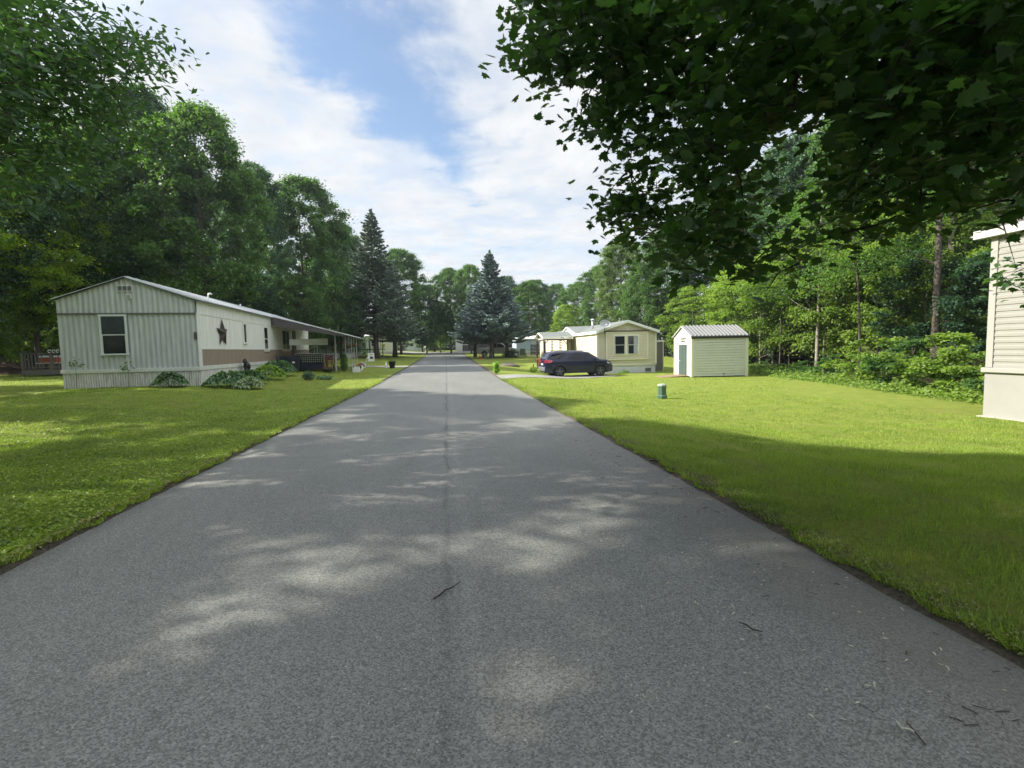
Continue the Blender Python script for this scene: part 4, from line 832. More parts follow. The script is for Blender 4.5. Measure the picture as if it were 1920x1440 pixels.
# ------------------------------------------------------------------ vehicles
def vehicle(t, top, zb0, W_, arches, paint, lowmat, belt=.98, tumble=.24, plan=None, crown=.035, n=90):
    """lofted body shell: top = [(x, z)] roof line, arches = [(x, radius, zc)]"""
    tx = [p[0] for p in top]; tz = [p[1] for p in top]; x0, x1 = tx[0], tx[-1]
    xs_ = sorted(set([x0+(x1-x0)*i/n for i in range(n+1)]+tx+[a+s*r for a, r, c in arches for s in (-1,-.999,1,.999)]))
    def zt(x): return float(np.interp(x, tx, tz))
    def hw(x, z):
        w = W_*float(np.interp(x, [x0, x0+.10, x0+.45, x1-.6, x1-.15, x1], plan or [.84,.93,1,1,.90,.76]))
        if z < .55: w *= 1-.05*((.55-z)/.3)**2
        if z > belt: w -= tumble*((z-belt)/.7)
        return max(w, .2)
    def zb(x):
        z = zb0+(.10*max(0, (x0+.35-x))/.35)+(.05*max(0, x-(x1-.3))/.3)
        for a, r, c in arches:
            if abs(x-a) < r: z = max(z, c+math.sqrt(r*r-(x-a)**2))
        return z
    rows = 14; half = []
    for x in xs_:
        b, tp = zb(x), zt(x); col = []
        for k in range(rows+1):
            z = b+(tp-b)*(k/rows); rr = 1-.05*max(0, (k/rows-.9)/.1)**2
            col.append((x, hw(x, z)*rr, z - (.0 if k < rows else .0)))
        we = col[-1][1]
        for k in range(1, 6):
            q = k/5; col.append((x, we*(1-q), tp+crown*(1-(1-q)**2)))
        half.append(col)
    m_ = len(half[0]); g = MB(); vs = [p for c in half for p in c]
    fs = [(i*m_+k, (i+1)*m_+k, (i+1)*m_+k+1, i*m_+k+1) for i in range(len(xs_)-1) for k in range(m_-1)]
    g.add(vs, fs, True); g.add([(a, -b, c) for a, b, c in vs], [f[::-1] for f in fs], True)
    for e in (0, len(xs_)-1):
        c = half[e]; k = [(p[0], -p[1], p[2]) for p in c[::-1]]; g.add(c+k, [tuple(range(len(c)+len(k)))])
    body = g.build('body', paint, t)
    return body, hw, zt, zb
def panel(poly, hw, side, off=.006):
    return [(x, side*(hw(x, z)+off), z) for x, z in poly]
def dense(poly, k=5):
    out = []
    for i, a in enumerate(poly):
        b = poly[(i+1) % len(poly)]
        for q in range(k): out.append((a[0]+(b[0]-a[0])*q/k, a[1]+(b[1]-a[1])*q/k))
    return out
TYRE = mat('tyre', (.022,.022,.022), .85); RIM = mat('dark_alloy', (.14,.15,.16), .35, metal=.6); BRIGHT = mat('bright_alloy', (.45,.46,.47), .3, metal=.7)
def wheel(t, x, y, z, r, side, rim=RIM, w=.23, spokes=5):
    g = MB(); y0 = y-side*w/2; P = [(r*.66,-w/2),(r*.93,-w/2),(r,-w/2+.04),(r,w/2-.04),(r*.93,w/2),(r*.68,w/2),(r*.66,w/2-.03)]
    g.lathe([(a, y+b) for a, b in P], 28, (x, 0, z), 'y'); wh = g.build('wheel', TYRE, t)
    g = MB(); yo = y+side*(w/2-.015)
    n = 28
    for a0, a1 in ((r*.60, r*.69),):
        vs = []
        for k in range(n): a = 2*math.pi*k/n; vs += [(x+a0*math.cos(a), yo-side*.02, z+a0*math.sin(a)), (x+a1*math.cos(a), yo+side*.012, z+a1*math.sin(a))]
        g.add(vs, [(2*k, 2*k+1, (2*k+3) % (2*n), (2*k+2) % (2*n)) for k in range(n)])
    for k in range(spokes):
        a = 2*math.pi*k/spokes+.3
        for da in (-.13, .13): g.bar((x+r*.10*math.cos(a), yo, z+r*.10*math.sin(a)), (x+r*.64*math.cos(a+da), yo+side*.004, z+r*.64*math.sin(a+da)), .035, .03, up=(0,1,0))
    g.lathe([(.07, yo-.02), (.07, yo+side*.015 if side > 0 else yo+.02)], 12, (x, 0, z), 'y')
    g.build('rim', rim, wh)
    return wh
NAVYP = mat('navy_paint', (.006,.008,.040), .22, spec=.35, coat=.7); CLAD = mat('black_cladding', (.018,.019,.022), .55); CHROME = mat('chrome', (.6,.6,.62), .15, metal=.9)
CARGL = mat('car_glass', (.003,.005,.006), .03, spec=.5)
suv = thing('parked_car', 'dark blue SUV parked on the gravel drive before the cream yellow home', 'car', (8.42, 31.55, -.345), R(3))
top = [(-2.29,.62),(-2.28,.93),(-2.20,1.17),(-2.02,1.42),(-1.86,1.585),(-1.55,1.635),(-1.0,1.66),(-.3,1.665),(.25,1.64),(.58,1.575),(1.0,1.33),(1.30,1.14),(1.42,1.105),(1.75,1.065),(2.02,.99),(2.19,.88),(2.27,.72),(2.29,.5)]
AR = [(-1.36,.415,.35),(1.37,.415,.35)]
body, hw, zt, zb = vehicle(suv, top, .27, .915, AR, NAVYP, CLAD)
for s in (-1, 1):
    g = MB()
    for a, r, c in AR:
        vs = []
        for k in range(25):
            an = -.12+(math.pi+.24)*k/24
            for rr in (r-.005, r+.06): x_, z_ = a+rr*math.cos(an), c+rr*math.sin(an); z_ = max(z_, .29); vs.append((x_, s*(hw(x_, z_)+.010), z_))
        g.add(vs, [(2*k, 2*k+1, 2*k+3, 2*k+2) for k in range(24)], True)
    g.add(panel([(-.90,.25),(.92,.25),(.95,.33),(.90,.45),(-.88,.45),(-.94,.33)], hw, s, .012), [(0,1,2,3,4,5)])
    g.build('cladding', CLAD, suv)
    for nm, P in (('front_window', [(.30,1.09),(1.06,1.07),(1.16,1.115),(.62,1.475),(.47,1.545),(.26,1.555)]), ('rear_window', [(.20,1.09),(.165,1.56),(-.28,1.56),(-.50,1.50),(-.72,1.34),(-.80,1.12)]), ('quarter_window', [(-1.28,1.16),(-1.13,1.30),(-.86,1.50),(-1.05,1.545),(-1.72,1.52),(-1.90,1.40),(-2.02,1.20)])):
        g = MB(); g.add(panel(dense(P), hw, s, .018), [tuple(range(len(P)*5))]); g.build(nm, CARGL, suv)
    g = MB(); V = panel(dense([(-.84,1.085),(1.20,1.055),(1.20,1.07),(-.84,1.10)], 8), hw, s, .010); g.add(V, [tuple(range(len(V)))]); g.build('window_trim', BLACKM, suv)
    g = MB()
    for P in ([(.235,1.08),(.235,.47)], [(-.80,1.10),(-.78,.95),(-.92,.80),(-.90,.5)], [(1.14,1.04),(1.12,.80),(1.02,.5)]):
        Q = [(P[i][0]+(P[i+1][0]-P[i][0])*k/6, P[i][1]+(P[i+1][1]-P[i][1])*k/6) for i in range(len(P)-1) for k in range(7)]
        for i in range(len(Q)-1):
            (a, b_), (c, d_) = Q[i], Q[i+1]
            if (a, b_) == (c, d_): continue
            g.add([(a-.006, s*(hw(a,b_)+.003), b_), (a+.006, s*(hw(a,b_)+.003), b_), (c+.006, s*(hw(c,d_)+.003), d_), (c-.006, s*(hw(c,d_)+.003), d_)], [(0,1,2,3)])
    g.build('door_seam', BLACKM, suv)
    for xh in (.08, -.72):
        g = MB(); yh_ = s*(hw(xh, .93)+.02); g.box(xh-.10, xh+.10, min(yh_-s*.015, yh_+s*.012), max(yh_-s*.015, yh_+s*.012), .925, .955); g.build('door_handle', NAVYP, suv, .006)
    g = MB(); y0 = s*(hw(1.0, 1.1)); g.box(.96, 1.10, min(y0, y0+s*.20), max(y0, y0+s*.20), 1.04, 1.17); mi = g.build('wing_mirror', NAVYP, suv, .03)
    g = MB(); g.bar((-1.55, s*.62, 1.685), (.25, s*.62, 1.70), .03, .03); g.bar((-1.5, s*.62, 1.63), (-1.5, s*.62, 1.69), .04, .03); g.bar((.2, s*.62, 1.64), (.2, s*.62, 1.69), .04, .03); g.build('roof_rail', CHROME, suv)
    g = MB(); P = [(-2.24,.93),(-1.86,.97),(-1.82,1.09),(-2.0,1.12),(-2.20,1.12)]; V = panel(dense(P,4), hw, s, .012); g.add(V, [tuple(range(len(V)))])
    y0 = s*hw(-2.25,1.0); g.add([(-2.285, y0*.99, .93), (-2.285, y0*.45, .95), (-2.245, y0*.45, 1.09), (-2.235, y0*.99, 1.12), (-2.15, y0, .93), (-2.15, y0*.45, .95), (-2.1, y0*.45, 1.09), (-2.1, y0, 1.12)], [(0,1,2,3),(0,4,5,1),(3,2,6,7),(0,3,7,4)])
    g.build('tail_light', mat('tail_red', (.42,.015,.03), .2, coat=1), suv)
    g = MB(); P = [(2.18,.84),(1.86,.93),(1.80,.88),(1.95,.80),(2.20,.76)]; V = panel(dense(P,4), hw, s, .012); g.add(V, [tuple(range(len(V)))]); y0 = s*hw(2.2,.8); g.add([(2.262,y0,.78),(2.285,y0*.6,.78),(2.25,y0*.6,.86),(2.215,y0,.87)], [(0,1,2,3)]); g.build('head_light', mat('lamp_glass', (.55,.58,.60), .1, coat=1), suv)
    for a, r, c in AR: wheel(suv, a, s*.80, .35, .352, s, RIM)
g = MB(); g.add([(.66,-.58,1.575),(.66,.58,1.575),(1.27,.72,1.20),(1.27,-.72,1.20)], [(0,1,2,3)]); g.build('windscreen', CARGL, suv)
g = MB(); g.add([(-1.925,-.60,1.55),(-1.925,.60,1.55),(-2.215,.70,1.19),(-2.215,-.70,1.19)], [(0,3,2,1)]); g.build('tailgate_window', CARGL, suv)
g = MB(); g.prism([(-2.33,.45),(-2.33,.64),(-2.24,.70),(-1.95,.70),(-1.95,.36),(-2.26,.36)], 1.50, 'y', -.75); g.build('rear_bumper', mat('silver_bumper', (.22,.23,.27), .35, metal=.4), suv, .03)
g = MB(); g.box(-2.292,-2.27,-.26,.26,.78,.90); g.build('number_plate', mat('plate', (.55,.55,.52), .5), suv)
g = MB(); g.box(2.24,2.315,-.62,.62,.34,.72); g.build('grille', CLAD, suv, .03); g = MB(); g.box(2.31,2.325,-.5,.5,.66,.69); g.box(2.31,2.325,-.6,.6,.42,.45); g.build('grille_bar', CHROME, suv)
g = MB(); g.box(-2.0,1.95,-.7,.7,.24,.40); g.build('underbody', BLACKM, suv)

WPT = mat('white_car_paint', (.72,.73,.74), .25, coat=.8)
pk = thing('pickup_truck', 'white pickup truck parked behind the trunks of the blue spruces', 'pickup truck', (6.7, 66.2, Tz(6.7,66.2)+.03), R(-2))
top = [(-2.80,.60),(-2.78,1.08),(-2.70,1.12),(-1.05,1.14),(-.98,1.20),(-.88,1.70),(-.70,1.80),(.45,1.82),(.75,1.74),(1.25,1.27),(1.40,1.18),(2.2,1.12),(2.62,1.04),(2.78,.85),(2.80,.55)]
ARP = [(-1.65,.47,.40),(1.85,.47,.40)]
body, hw, zt, zb = vehicle(pk, top, .42, .98, ARP, WPT, CLAD, belt=1.15, tumble=.20)
for s in (-1, 1):
    for nm, P in (('front_window', [(.02,1.22),(1.10,1.22),(.72,1.64),(.05,1.70)]), ('rear_window', [(-.05,1.22),(-.03,1.70),(-.72,1.68),(-.82,1.24)])):
        g = MB(); g.add(panel(dense(P), hw, s, .008), [tuple(range(20))]); g.build(nm, CARGL, pk)
    for a, r, c in ARP: wheel(pk, a, s*.86, .39, .40, s, BRIGHT)
    g = MB(); y0 = s*.82; g.box(-2.81,-2.72,min(y0,y0+s*.12),max(y0,y0+s*.12),.80,1.08); g.build('tail_light', MATS['tail_red'], pk)
g = MB(); g.add([(.80,-.62,1.725),(.80,.62,1.725),(1.27,.74,1.29),(1.27,-.74,1.29)], [(0,1,2,3)]); g.build('windscreen', CARGL, pk)
g = MB(); g.box(-2.92,-2.78,-.85,.85,.46,.62); g.build('rear_bumper', CHROME, pk, .02)

# ------------------------------------------------------------------ things in the middle distance
def simple_home(name, label, loc, rz, w, d, h, sk, wall, roofm, doors=(), wins=(), pitch=.5, over=.2):
    t = thing(name, label, 'mobile home', loc, rz)
    g = MB(); g.prism([(0,sk),(d,sk),(d,h),(d/2,h+pitch),(0,h)], w, 'x', 0); g.build('wall', wall, t)
    g = MB(); g.box(.02,w-.02,.02,d-.02,-.5,sk-.002); g.build('skirting', SKW, t)
    g = MB(); g.box(-.03,w+.03,-.03,.0,sk-.05,sk+.02); g.build('skirting_rail', TRIMW, t)
    g = MB()
    for s in (0, 1):
        ye = -over if s == 0 else d+over
        g.add([(-.2,ye,h-.05),(w+.2,ye,h-.05),(w+.2,d/2,h+pitch+.02),(-.2,d/2,h+pitch+.02),(-.2,ye,h+.05),(w+.2,ye,h+.05),(w+.2,d/2,h+pitch+.1),(-.2,d/2,h+pitch+.1)], [(0,1,2,3),(4,7,6,5),(0,4,5,1),(1,5,6,2),(0,3,7,4)])
    g.build('roof', roofm, t)
    for a, b_, c, e in wins: window(t, TRIMW, a, b_, c, e, y=-.002, fr=.07)
    for a, b_ in doors: g = MB(); g.box(a,b_,-.04,-.002,sk,sk+1.95); g.build('door', mat('plain_door', (.45,.45,.42), .5), t)
    return t
BLUEW = mat('pale_blue_siding', (.42,.50,.58), .6, var=.06)
simple_home('mobile_home', 'pale blue mobile home between the big blue spruce and the cream home', (9.6,67.5,Tz(10,66)-.02), 0, 14, 4.2, 2.35, .62, BLUEW, METALW, wins=((2.2,2.55,1.75,2.0),(7,8,1.2,2.0)), pitch=.42)
t = thing('wooden_crate', 'dark slatted pallet box leaning by the pale blue home', 'pallet', (12.1, 66.2, Tz(12,66)))
g = MB()
for k in range(7): g.box(-.75,.75,-.05,.0,.20+k*.2,.33+k*.2)
for k in (-.7,0,.65): g.box(k,k+.07,0,.07,0,1.55)
g.build('slats', DARKWOOD, t)
t = thing('picnic_bench', 'low dark bench in the shade before the pale blue home', 'bench', (11.1, 64.0, Tz(11,64)))
g = MB(); g.box(-.9,.9,-.3,.3,.42,.47); g.build('seat', DARKWOOD, t)
for sx in (-.75,.75): g = MB(); g.box(sx-.04,sx+.04,-.25,.25,0,.42); g.build('leg', DARKWOOD, t)
t = thing('garden_screen', 'small grey-green standing panel at the left end of the pale blue home', 'garden screen', (9.9, 63.8, Tz(10,64)))
g = MB(); g.box(-.36,.36,-.02,.02,.12,1.05); g.build('panel', mat('panel_green', (.16,.19,.12), .7), t); g = MB(); g.box(-.42,-.36,-.03,.03,0,1.1); g.box(.36,.42,-.03,.03,0,1.1); g.build('frame', WHITE, t)
t = thing('dark_bush', 'low dark round bush right of the spruce trunks', 'shrub', (8.1, 61.5, Tz(8,61.5))); DKL = leafmat('dark_leaf', (.012,.03,.014), (.035,.075,.03), .2, vscale=1); leafy('foliage', t, DKL, 1500, (0,0,.45), (1.3,.8,.60), .14, 15); g = MB(); g.tube([(0,0,0),(0,0,.5)], .05); g.build('stem', BARK, t)
t = thing('traffic_cone', 'orange traffic cone on the lawn left of the spruce trunks', 'cone', (3.85, 57.4, Tz(3.85,57.4)))
g = MB(); g.box(-.20,.20,-.20,.20,0,.03); g.build('base', mat('cone_orange', (.60,.10,.03), .5), t); g = MB(); g.lathe([(.16,.03),(.03,.66),(.02,.67)], 16); c_ = g.build('body', MATS['cone_orange'], t); g = MB(); g.lathe([(.118,.24),(.088,.36)], 16); g.build('stripe', mat('cone_pale', (.62,.30,.20), .5), c_)
t = thing('bicycle', 'small pale bicycle leaning in the shade beside the orange cone', 'bicycle', (4.75, 58.3, Tz(4.75,58.3)), R(12))
for sx in (-.42,.42):
    g = MB(); g.tube([(sx+.30*math.cos(a),0,.30+.30*math.sin(a)) for a in np.linspace(0,2*math.pi,21)], .022, 6); g.build('wheel', mat('pale_grey', (.35,.35,.34), .5), t)
g = MB(); g.tube([(-.42,0,.3),(-.1,0,.75),(.35,0,.72),(.42,0,.3)], .022); g.tube([(-.1,0,.75),(.0,0,.3),(.35,0,.72)], .022); g.tube([(-.42,0,.3),(0,0,.3)], .02); g.build('frame', mat('bike_frame', (.22,.22,.24), .4), t)
g = MB(); g.tube([(.38,-.2,.95),(.34,0,.92),(.38,.2,.95)], .018); g.tube([(.34,0,.92),(.36,0,.7)], .02); g.build('handlebar', BLACKM, t); g = MB(); g.blob((-.14,0,.86),(.13,.07,.04)); g.build('saddle', BLACKM, t)
t = thing('mulch_mound', 'low grey-brown mound of brush and clippings on the lawn behind the car', 'brush pile', (5.3, 42.4, Tz(5.3,42.4)))
random.seed(5); g = MB(); g.blob((0,0,-.02),(.95,.6,.27), 22, 10, .10); g.build('heap', mat('mulch', (.20,.17,.13), .95, col2=(.07,.055,.04), vscale=9, bump=1, bscale=20), t)
g = MB()
for k in range(60): a = random.uniform(0,6.3); r = random.uniform(0,.8); p = (r*math.cos(a), .6*r*math.sin(a), .27*(1-r)+.03); g.tube([p, (p[0]+random.uniform(-.3,.3), p[1]+random.uniform(-.2,.2), p[2]+random.uniform(0,.16))], .008, 4)
g.build('twigs', GREYWOOD, t)
t = thing('marker_post', 'short grey marker post in the lawn between the brush mound and the car', 'post', (7.3, 41.2, Tz(7.3,41.2))); g = MB(); g.box(-.04,.04,-.04,.04,0,.38); g.box(-.055,.055,-.055,.055,.38,.41); g.build('post', GREYWOOD, t)
BRL = leafmat('bright_leaf', (.10,.22,.02), (.26,.42,.05), .4, vscale=2)
t = thing('young_shrub', 'small bright green spiky shrub in the lawn beside the road', 'shrub', (2.98, 29.8, Tz(2.98,29.8)))
leafy('foliage', t, BRL, 300, (0,0,.20), (.21,.2,.20), .11, 21); 
rng = np.random.default_rng(22); d = rng.normal(size=(140,3)); P = np.array([-.02,0,.48])+d*np.array([.08,.08,.09]); v, f = leaf_cards(P, d+[0,0,.5], .2, .09, rng); np_mesh('top_shoot', v, f, BRL, t, rng.random(140))
g = MB(); g.tube([(0,0,0),(0,0,.5)], .015); g.build('stem', GREENL, t)
t = thing('lawn_plant', 'low pale green plant in the grass just left of the car rear', 'plant', (6.1, 34.5, Tz(6.1,34.5))); leafy('foliage', t, BRL, 160, (0,0,.18), (.3,.25,.24), .14, 23)
t = thing('foundation_plant', 'small leafy weed growing at the skirting under the twin window', 'plant', (12.2, 32.85, -.42)); leafy('foliage', t, BRL, 220, (0,0,.14), (.45,.2,.16), .12, 24); g = MB(); g.tube([(0,0,0),(.02,0,.42)], .008); g.build('stem', GREENL, t)
# far end: homes, fence, lantern post
hd = simple_home('mobile_home', 'grey-green mobile home half hidden behind the left spruce trunks', (-11.4,72.0,Tz(-12,66)-.05), R(94), 13, 4.0, 2.7, .7, mat('grey_green_siding', (.26,.30,.27), .7, var=.1), METALW, pitch=.5)
hd.location = (-11.2, 60.5, Tz(-11.2,60.5)-.05); hd.rotation_euler = (0,0,R(94))
t = thing('entry_deck', 'dark wooden entry deck with roof posts beside the tall left spruce trunk', 'deck', (-10.2, 64.8, Tz(-10,64.8)))
g = MB(); g.box(-1.0,2.3,-1,1,.95,1.05); g.build('floor', DARKWOOD, t)
for px in (-.95,.6,2.2): g = MB(); g.box(px-.05,px+.05,-1,-.9,0,2.9 if px < 0 else 2.15); g.build('post', DARKWOOD, t)
g = MB(); g.box(-1.0,2.3,-1.02,-.94,2.05,2.13)
for k in range(14): g.box(-.95+k*.24,-.91+k*.24,-1,-.96,1.05,2.05)
g.build('railing', DARKWOOD, t); g = MB(); g.bar((-.8,-.97,0),(.4,-.97,.95),.06); g.bar((2.2,-.97,0),(1.4,-.97,.95),.06); g.build('brace', DARKWOOD, t)
simple_home('mobile_home', 'sunlit white home glimpsed between the two left spruce trunks', (-12.6,80.0,Tz(-10,80)-.1), R(4), 4.6, 9, 3.0, .5, mat('bright_white_siding', (.78,.78,.74), .6), METALW, wins=((.8,1.6,1.4,2.3),), pitch=.6)
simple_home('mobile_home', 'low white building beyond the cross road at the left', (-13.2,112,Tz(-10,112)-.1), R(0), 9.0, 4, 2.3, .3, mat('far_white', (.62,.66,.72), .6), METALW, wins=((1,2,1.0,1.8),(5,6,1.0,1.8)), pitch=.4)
simple_home('mobile_home', 'small white gabled home behind the distant dark fence', (4.6,103.5,Tz(5,103)-.1), R(90), 7, 2.6, 2.5, .3, MATS['bright_white_siding'], METALW, pitch=.5)
t = thing('dark_fence', 'dark board fence in the distance left of the blue spruces', 'fence', (3.3, 100.5, Tz(6,100)+.05))
g = MB()
for k in range(30): g.box(k*.2,k*.2+.18,0,.03,0,1.35)
g.build('boards', DARKWOOD, t)
for k in range(4): g = MB(); g.box(k*1.95-.05,k*1.95+.05,.03,.12,0,1.45); g.build('post', DARKWOOD, t)
t = thing('road_lantern', 'small pale stone lantern shape beyond the end of the road', 'garden lantern', (-4.1, 104, Tz(-4.1,104)))
g = MB(); g.lathe([(.35,0),(.30,.1),(.20,.15),(.20,.6),(.34,.68),(.34,.95)], 12); g.build('base', mat('stone_pale', (.45,.43,.36), .8), t); g = MB(); g.lathe([(.62,.95),(.50,1.12),(.2,1.3),(.04,1.36)], 12); g.build('cap', MATS['stone_pale'], t)

# ------------------------------------------------------------------ trees
LDARK = leafmat('leaf_dark', (.010,.034,.022), (.058,.125,.056), .28)  # darker leaf copy, a bluish shade tone put into its colour
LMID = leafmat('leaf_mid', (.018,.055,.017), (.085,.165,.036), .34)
LLIT = leafmat('leaf_lit', (.045,.100,.018), (.190,.270,.052), .44)  # brighter yellow-green leaf copy, sunlight put into its colour
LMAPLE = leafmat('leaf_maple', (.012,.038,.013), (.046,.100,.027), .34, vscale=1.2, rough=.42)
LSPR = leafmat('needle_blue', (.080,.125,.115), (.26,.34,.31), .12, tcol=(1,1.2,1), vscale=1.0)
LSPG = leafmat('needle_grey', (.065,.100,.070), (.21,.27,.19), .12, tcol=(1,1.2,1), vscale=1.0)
def trunk_mb(H, r, rng, lean=(0,0), tips=(), base_z=-.3, r1=.25):
    g = MB(); pts = []; n = 9
    for k in range(n+1):
        q = k/n; pts.append((lean[0]*q*q+.02*H*math.sin(q*5+rng.random())*q*.3, lean[1]*q*q+.02*H*math.cos(q*4)*q*.3, base_z+(H-base_z)*q))
    rad = [r*(1.35 if k == 0 else 1)*(1-(1-r1)*(k/n)) for k in range(n+1)]; g.tube(pts, rad, 9)
    P = np.array(pts)
    for tp in tips:
        tp = np.array(tp, float); zs = min(H*.92, max(H*.12, tp[2]-.55*np.hypot(tp[0]-lean[0]*.3, tp[1]-lean[1]*.3)-.03*H))
        k = np.interp(zs, P[:,2], np.arange(n+1)); i = int(min(k, n-1)); s = P[i]+(P[i+1]-P[i])*(k-i)
        mid = s*.5+tp*.5+np.array([0,0,-.06*np.linalg.norm(tp-s)]); rr = max(.018, r*(1-.75*zs/H)*.42)
        g.tube([s, s*.75+mid*.25, mid, tp], [rr, rr*.85, rr*.6, rr*.22], 6)
    return g
def broadleaf(name, H, base, Rm, n, leaf, seed, m, K=300, flat=.66, bark=BARK, r0=.22, droop=0, trunk_h=.9, hollow=.40, crf=.155, up=.9):
    rng = np.random.default_rng(seed)
    root = bpy.data.objects.new(name, None); C.objects.link(root); root.empty_display_size = .5
    ph = rng.uniform(0, 6.28, 6); cs = []
    for k in range(K):
        t_ = rng.uniform(0,1)**.85; a = rng.uniform(0, 2*math.pi)
        e = math.sqrt(max(.03, 1-((t_-.40)/.61)**2)) if t_ > .40 else .50+.50*(t_/.40)
        e *= 1+.16*math.sin(3*a+ph[0]+t_*4)+.12*math.sin(5*a+ph[1]-t_*7)
        q = rng.uniform(hollow, 1)**.6; r = Rm*e*q; cs.append((r*math.cos(a), r*math.sin(a), base+(H-base)*t_-droop*q*q*Rm*.3))
    cs = np.array(cs); rc = rng.uniform(.45, 1.5, K)*crf*Rm
    per = rng.multinomial(n, (rc**2)/(rc**2).sum()); idx = np.repeat(np.arange(K), per)
    d = rng.normal(size=(n, 3)); d /= np.linalg.norm(d, axis=1, keepdims=True)
    q = np.abs(rng.normal(size=n))*.62; P = cs[idx]+d*(q*rc[idx])[:, None]*np.array([1,1,flat])
    P[:,2] -= .12*rc[idx]*(q**2)
    Nn = d*.45+np.array([0,0,up])+rng.normal(size=(n,3))*.55
    v, f = leaf_cards(P, Nn, rng.uniform(.65,1.3,n)*leaf, rng.uniform(.45,.8,n)*leaf, rng)
    np_mesh('crown', v, f, m, root, np.clip(rng.random(n)*.7+rng.random(K)[idx]*.3, 0, 1))
    sel = cs[rng.permutation(K)[:min(K, 34)]]
    trunk_mb(H*trunk_h, r0, rng, tips=sel).build('trunk', bark, root)
    return root
def spruce(name, H, base, Rm, seed, m, dens=1.0, r0=.22):
    rng = np.random.default_rng(seed); root = bpy.data.objects.new(name, None); C.objects.link(root)
    P = []; Nn = []; tips = []; z = base
    while z < H-.25:
        q = (z-base)/(H-base); Rz = Rm*(1-q)**.85*(.93+.14*math.sin(z*1.7))+.12
        if q < .12: Rz *= .80+1.6*q
        nb = int(6+5*(1-q)); a0 = rng.uniform(0, 6.28)
        for b in range(nb):
            a = a0+2*math.pi*b/nb+rng.normal()*.22; L = Rz*rng.uniform(.78, 1.12); L *= rng.choice([1,1,1,.8,1.1]); ns = max(8, int(L*42*dens))
            s = rng.uniform(.12, 1, ns)**.75; w = rng.normal(size=ns)*.12*L*(1-.6*s)*1.0
            dz = -.30*L*s+.34*L*s**3+.0
            x = L*s*math.cos(a)-w*math.sin(a); y = L*s*math.sin(a)+w*math.cos(a)
            P.append(np.stack([x, y, z+dz-np.abs(rng.normal(size=ns))*.07], 1)); Nn.append(np.stack([rng.normal(size=ns)*.5, rng.normal(size=ns)*.5, rng.normal(size=ns)*.35+.9], 1))
            if b % 3 == 0: tips.append((L*.85*math.cos(a), L*.85*math.sin(a), z-.05*L))
        z += .24+.30*(1-q)
    tn = 60; P.append(np.stack([rng.normal(size=tn)*.06, rng.normal(size=tn)*.06, H-rng.random(tn)*.9+.1], 1)); Nn.append(rng.normal(size=(tn,3)))
    P = np.concatenate(P); Nn = np.concatenate(Nn); n = len(P); rr = np.hypot(P[:,0], P[:,1])[:,None]+.01
    Nn2 = Nn/np.linalg.norm(Nn, axis=1, keepdims=True)
    t_ = np.concatenate([P[:,:2]/rr, np.full((n,1), .15)], 1)+rng.normal(size=(n,3))*.45; t_ -= (t_*Nn2).sum(1, keepdims=True)*Nn2; t_ /= np.linalg.norm(t_, axis=1, keepdims=True); sd_ = np.cross(Nn2, t_)
    L_ = rng.uniform(.22,.45,n)[:,None]; Wd = rng.uniform(.07,.13,n)[:,None]
    v = np.stack([P-t_*L_*.5, P+sd_*Wd-Nn2*.03, P+t_*L_*.5, P-sd_*Wd-Nn2*.03], 1).reshape(-1,3)
    np_mesh('crown', v, np.arange(4*n).reshape(n,4), m, root, rng.random(n))
    g = trunk_mb(H*.97, r0, rng, base_z=-.3, r1=.08)
    for tp in tips: g.tube([(0,0,tp[2]+.1), tp], [.03,.012], 4)
    g.build('trunk', BARK, root); return root
print('trees...')
V1 = broadleaf('proto_a', 20, 3.0, 5.6, 110000, .27, 1, LDARK)
V2 = broadleaf('proto_b', 20, 3.5, 5.0, 100000, .26, 2, LDARK, K=320, hollow=.45, crf=.15)
V3 = broadleaf('proto_c', 12, 1.8, 4.2, 60000, .20, 3, LMID)
V4 = broadleaf('proto_d', 12, 1.2, 3.8, 56000, .19, 4, LMID, K=280, flat=.5)
V5 = broadleaf('proto_e', 8, 1.2, 3.0, 38000, .17, 5, LLIT, K=120, flat=.42, bark=PALEBARK, r0=.08, up=1.2, crf=.22)
V6 = broadleaf('proto_f', 9, 1.3, 2.8, 38000, .17, 6, LLIT, K=130, flat=.42, r0=.07, up=1.2, crf=.21)
V7 = broadleaf('proto_g', 3.2, .1, 2.0, 12000, .15, 7, LMID, K=60, flat=.6, r0=.06, trunk_h=.7)
V8 = broadleaf('proto_h', 17, 7, 4.0, 26000, .22, 8, LMID, K=200, r0=.16)
V9 = broadleaf('proto_i', 18, 4.5, 5.2, 95000, .23, 9, LLIT, K=400, flat=.55, bark=BARK)
S1 = spruce('proto_s', 17.5, 3.4, 4.6, 11, LSPG, .8, .30)
S2 = spruce('proto_t', 12.8, 2.9, 4.1, 12, LSPR, 1.3, .26)
PROTO = {id(V1):(20,5.6), id(V2):(20,5.0), id(V3):(12,4.2), id(V4):(12,3.8), id(V5):(8,3.0), id(V6):(9,2.8), id(V7):(3.2,2.0), id(V8):(17,4.0), id(V9):(18,5.2), id(S1):(17.5,4.6), id(S2):(12.8,4.1)}
used = set(); rot_seed = random.Random(4)
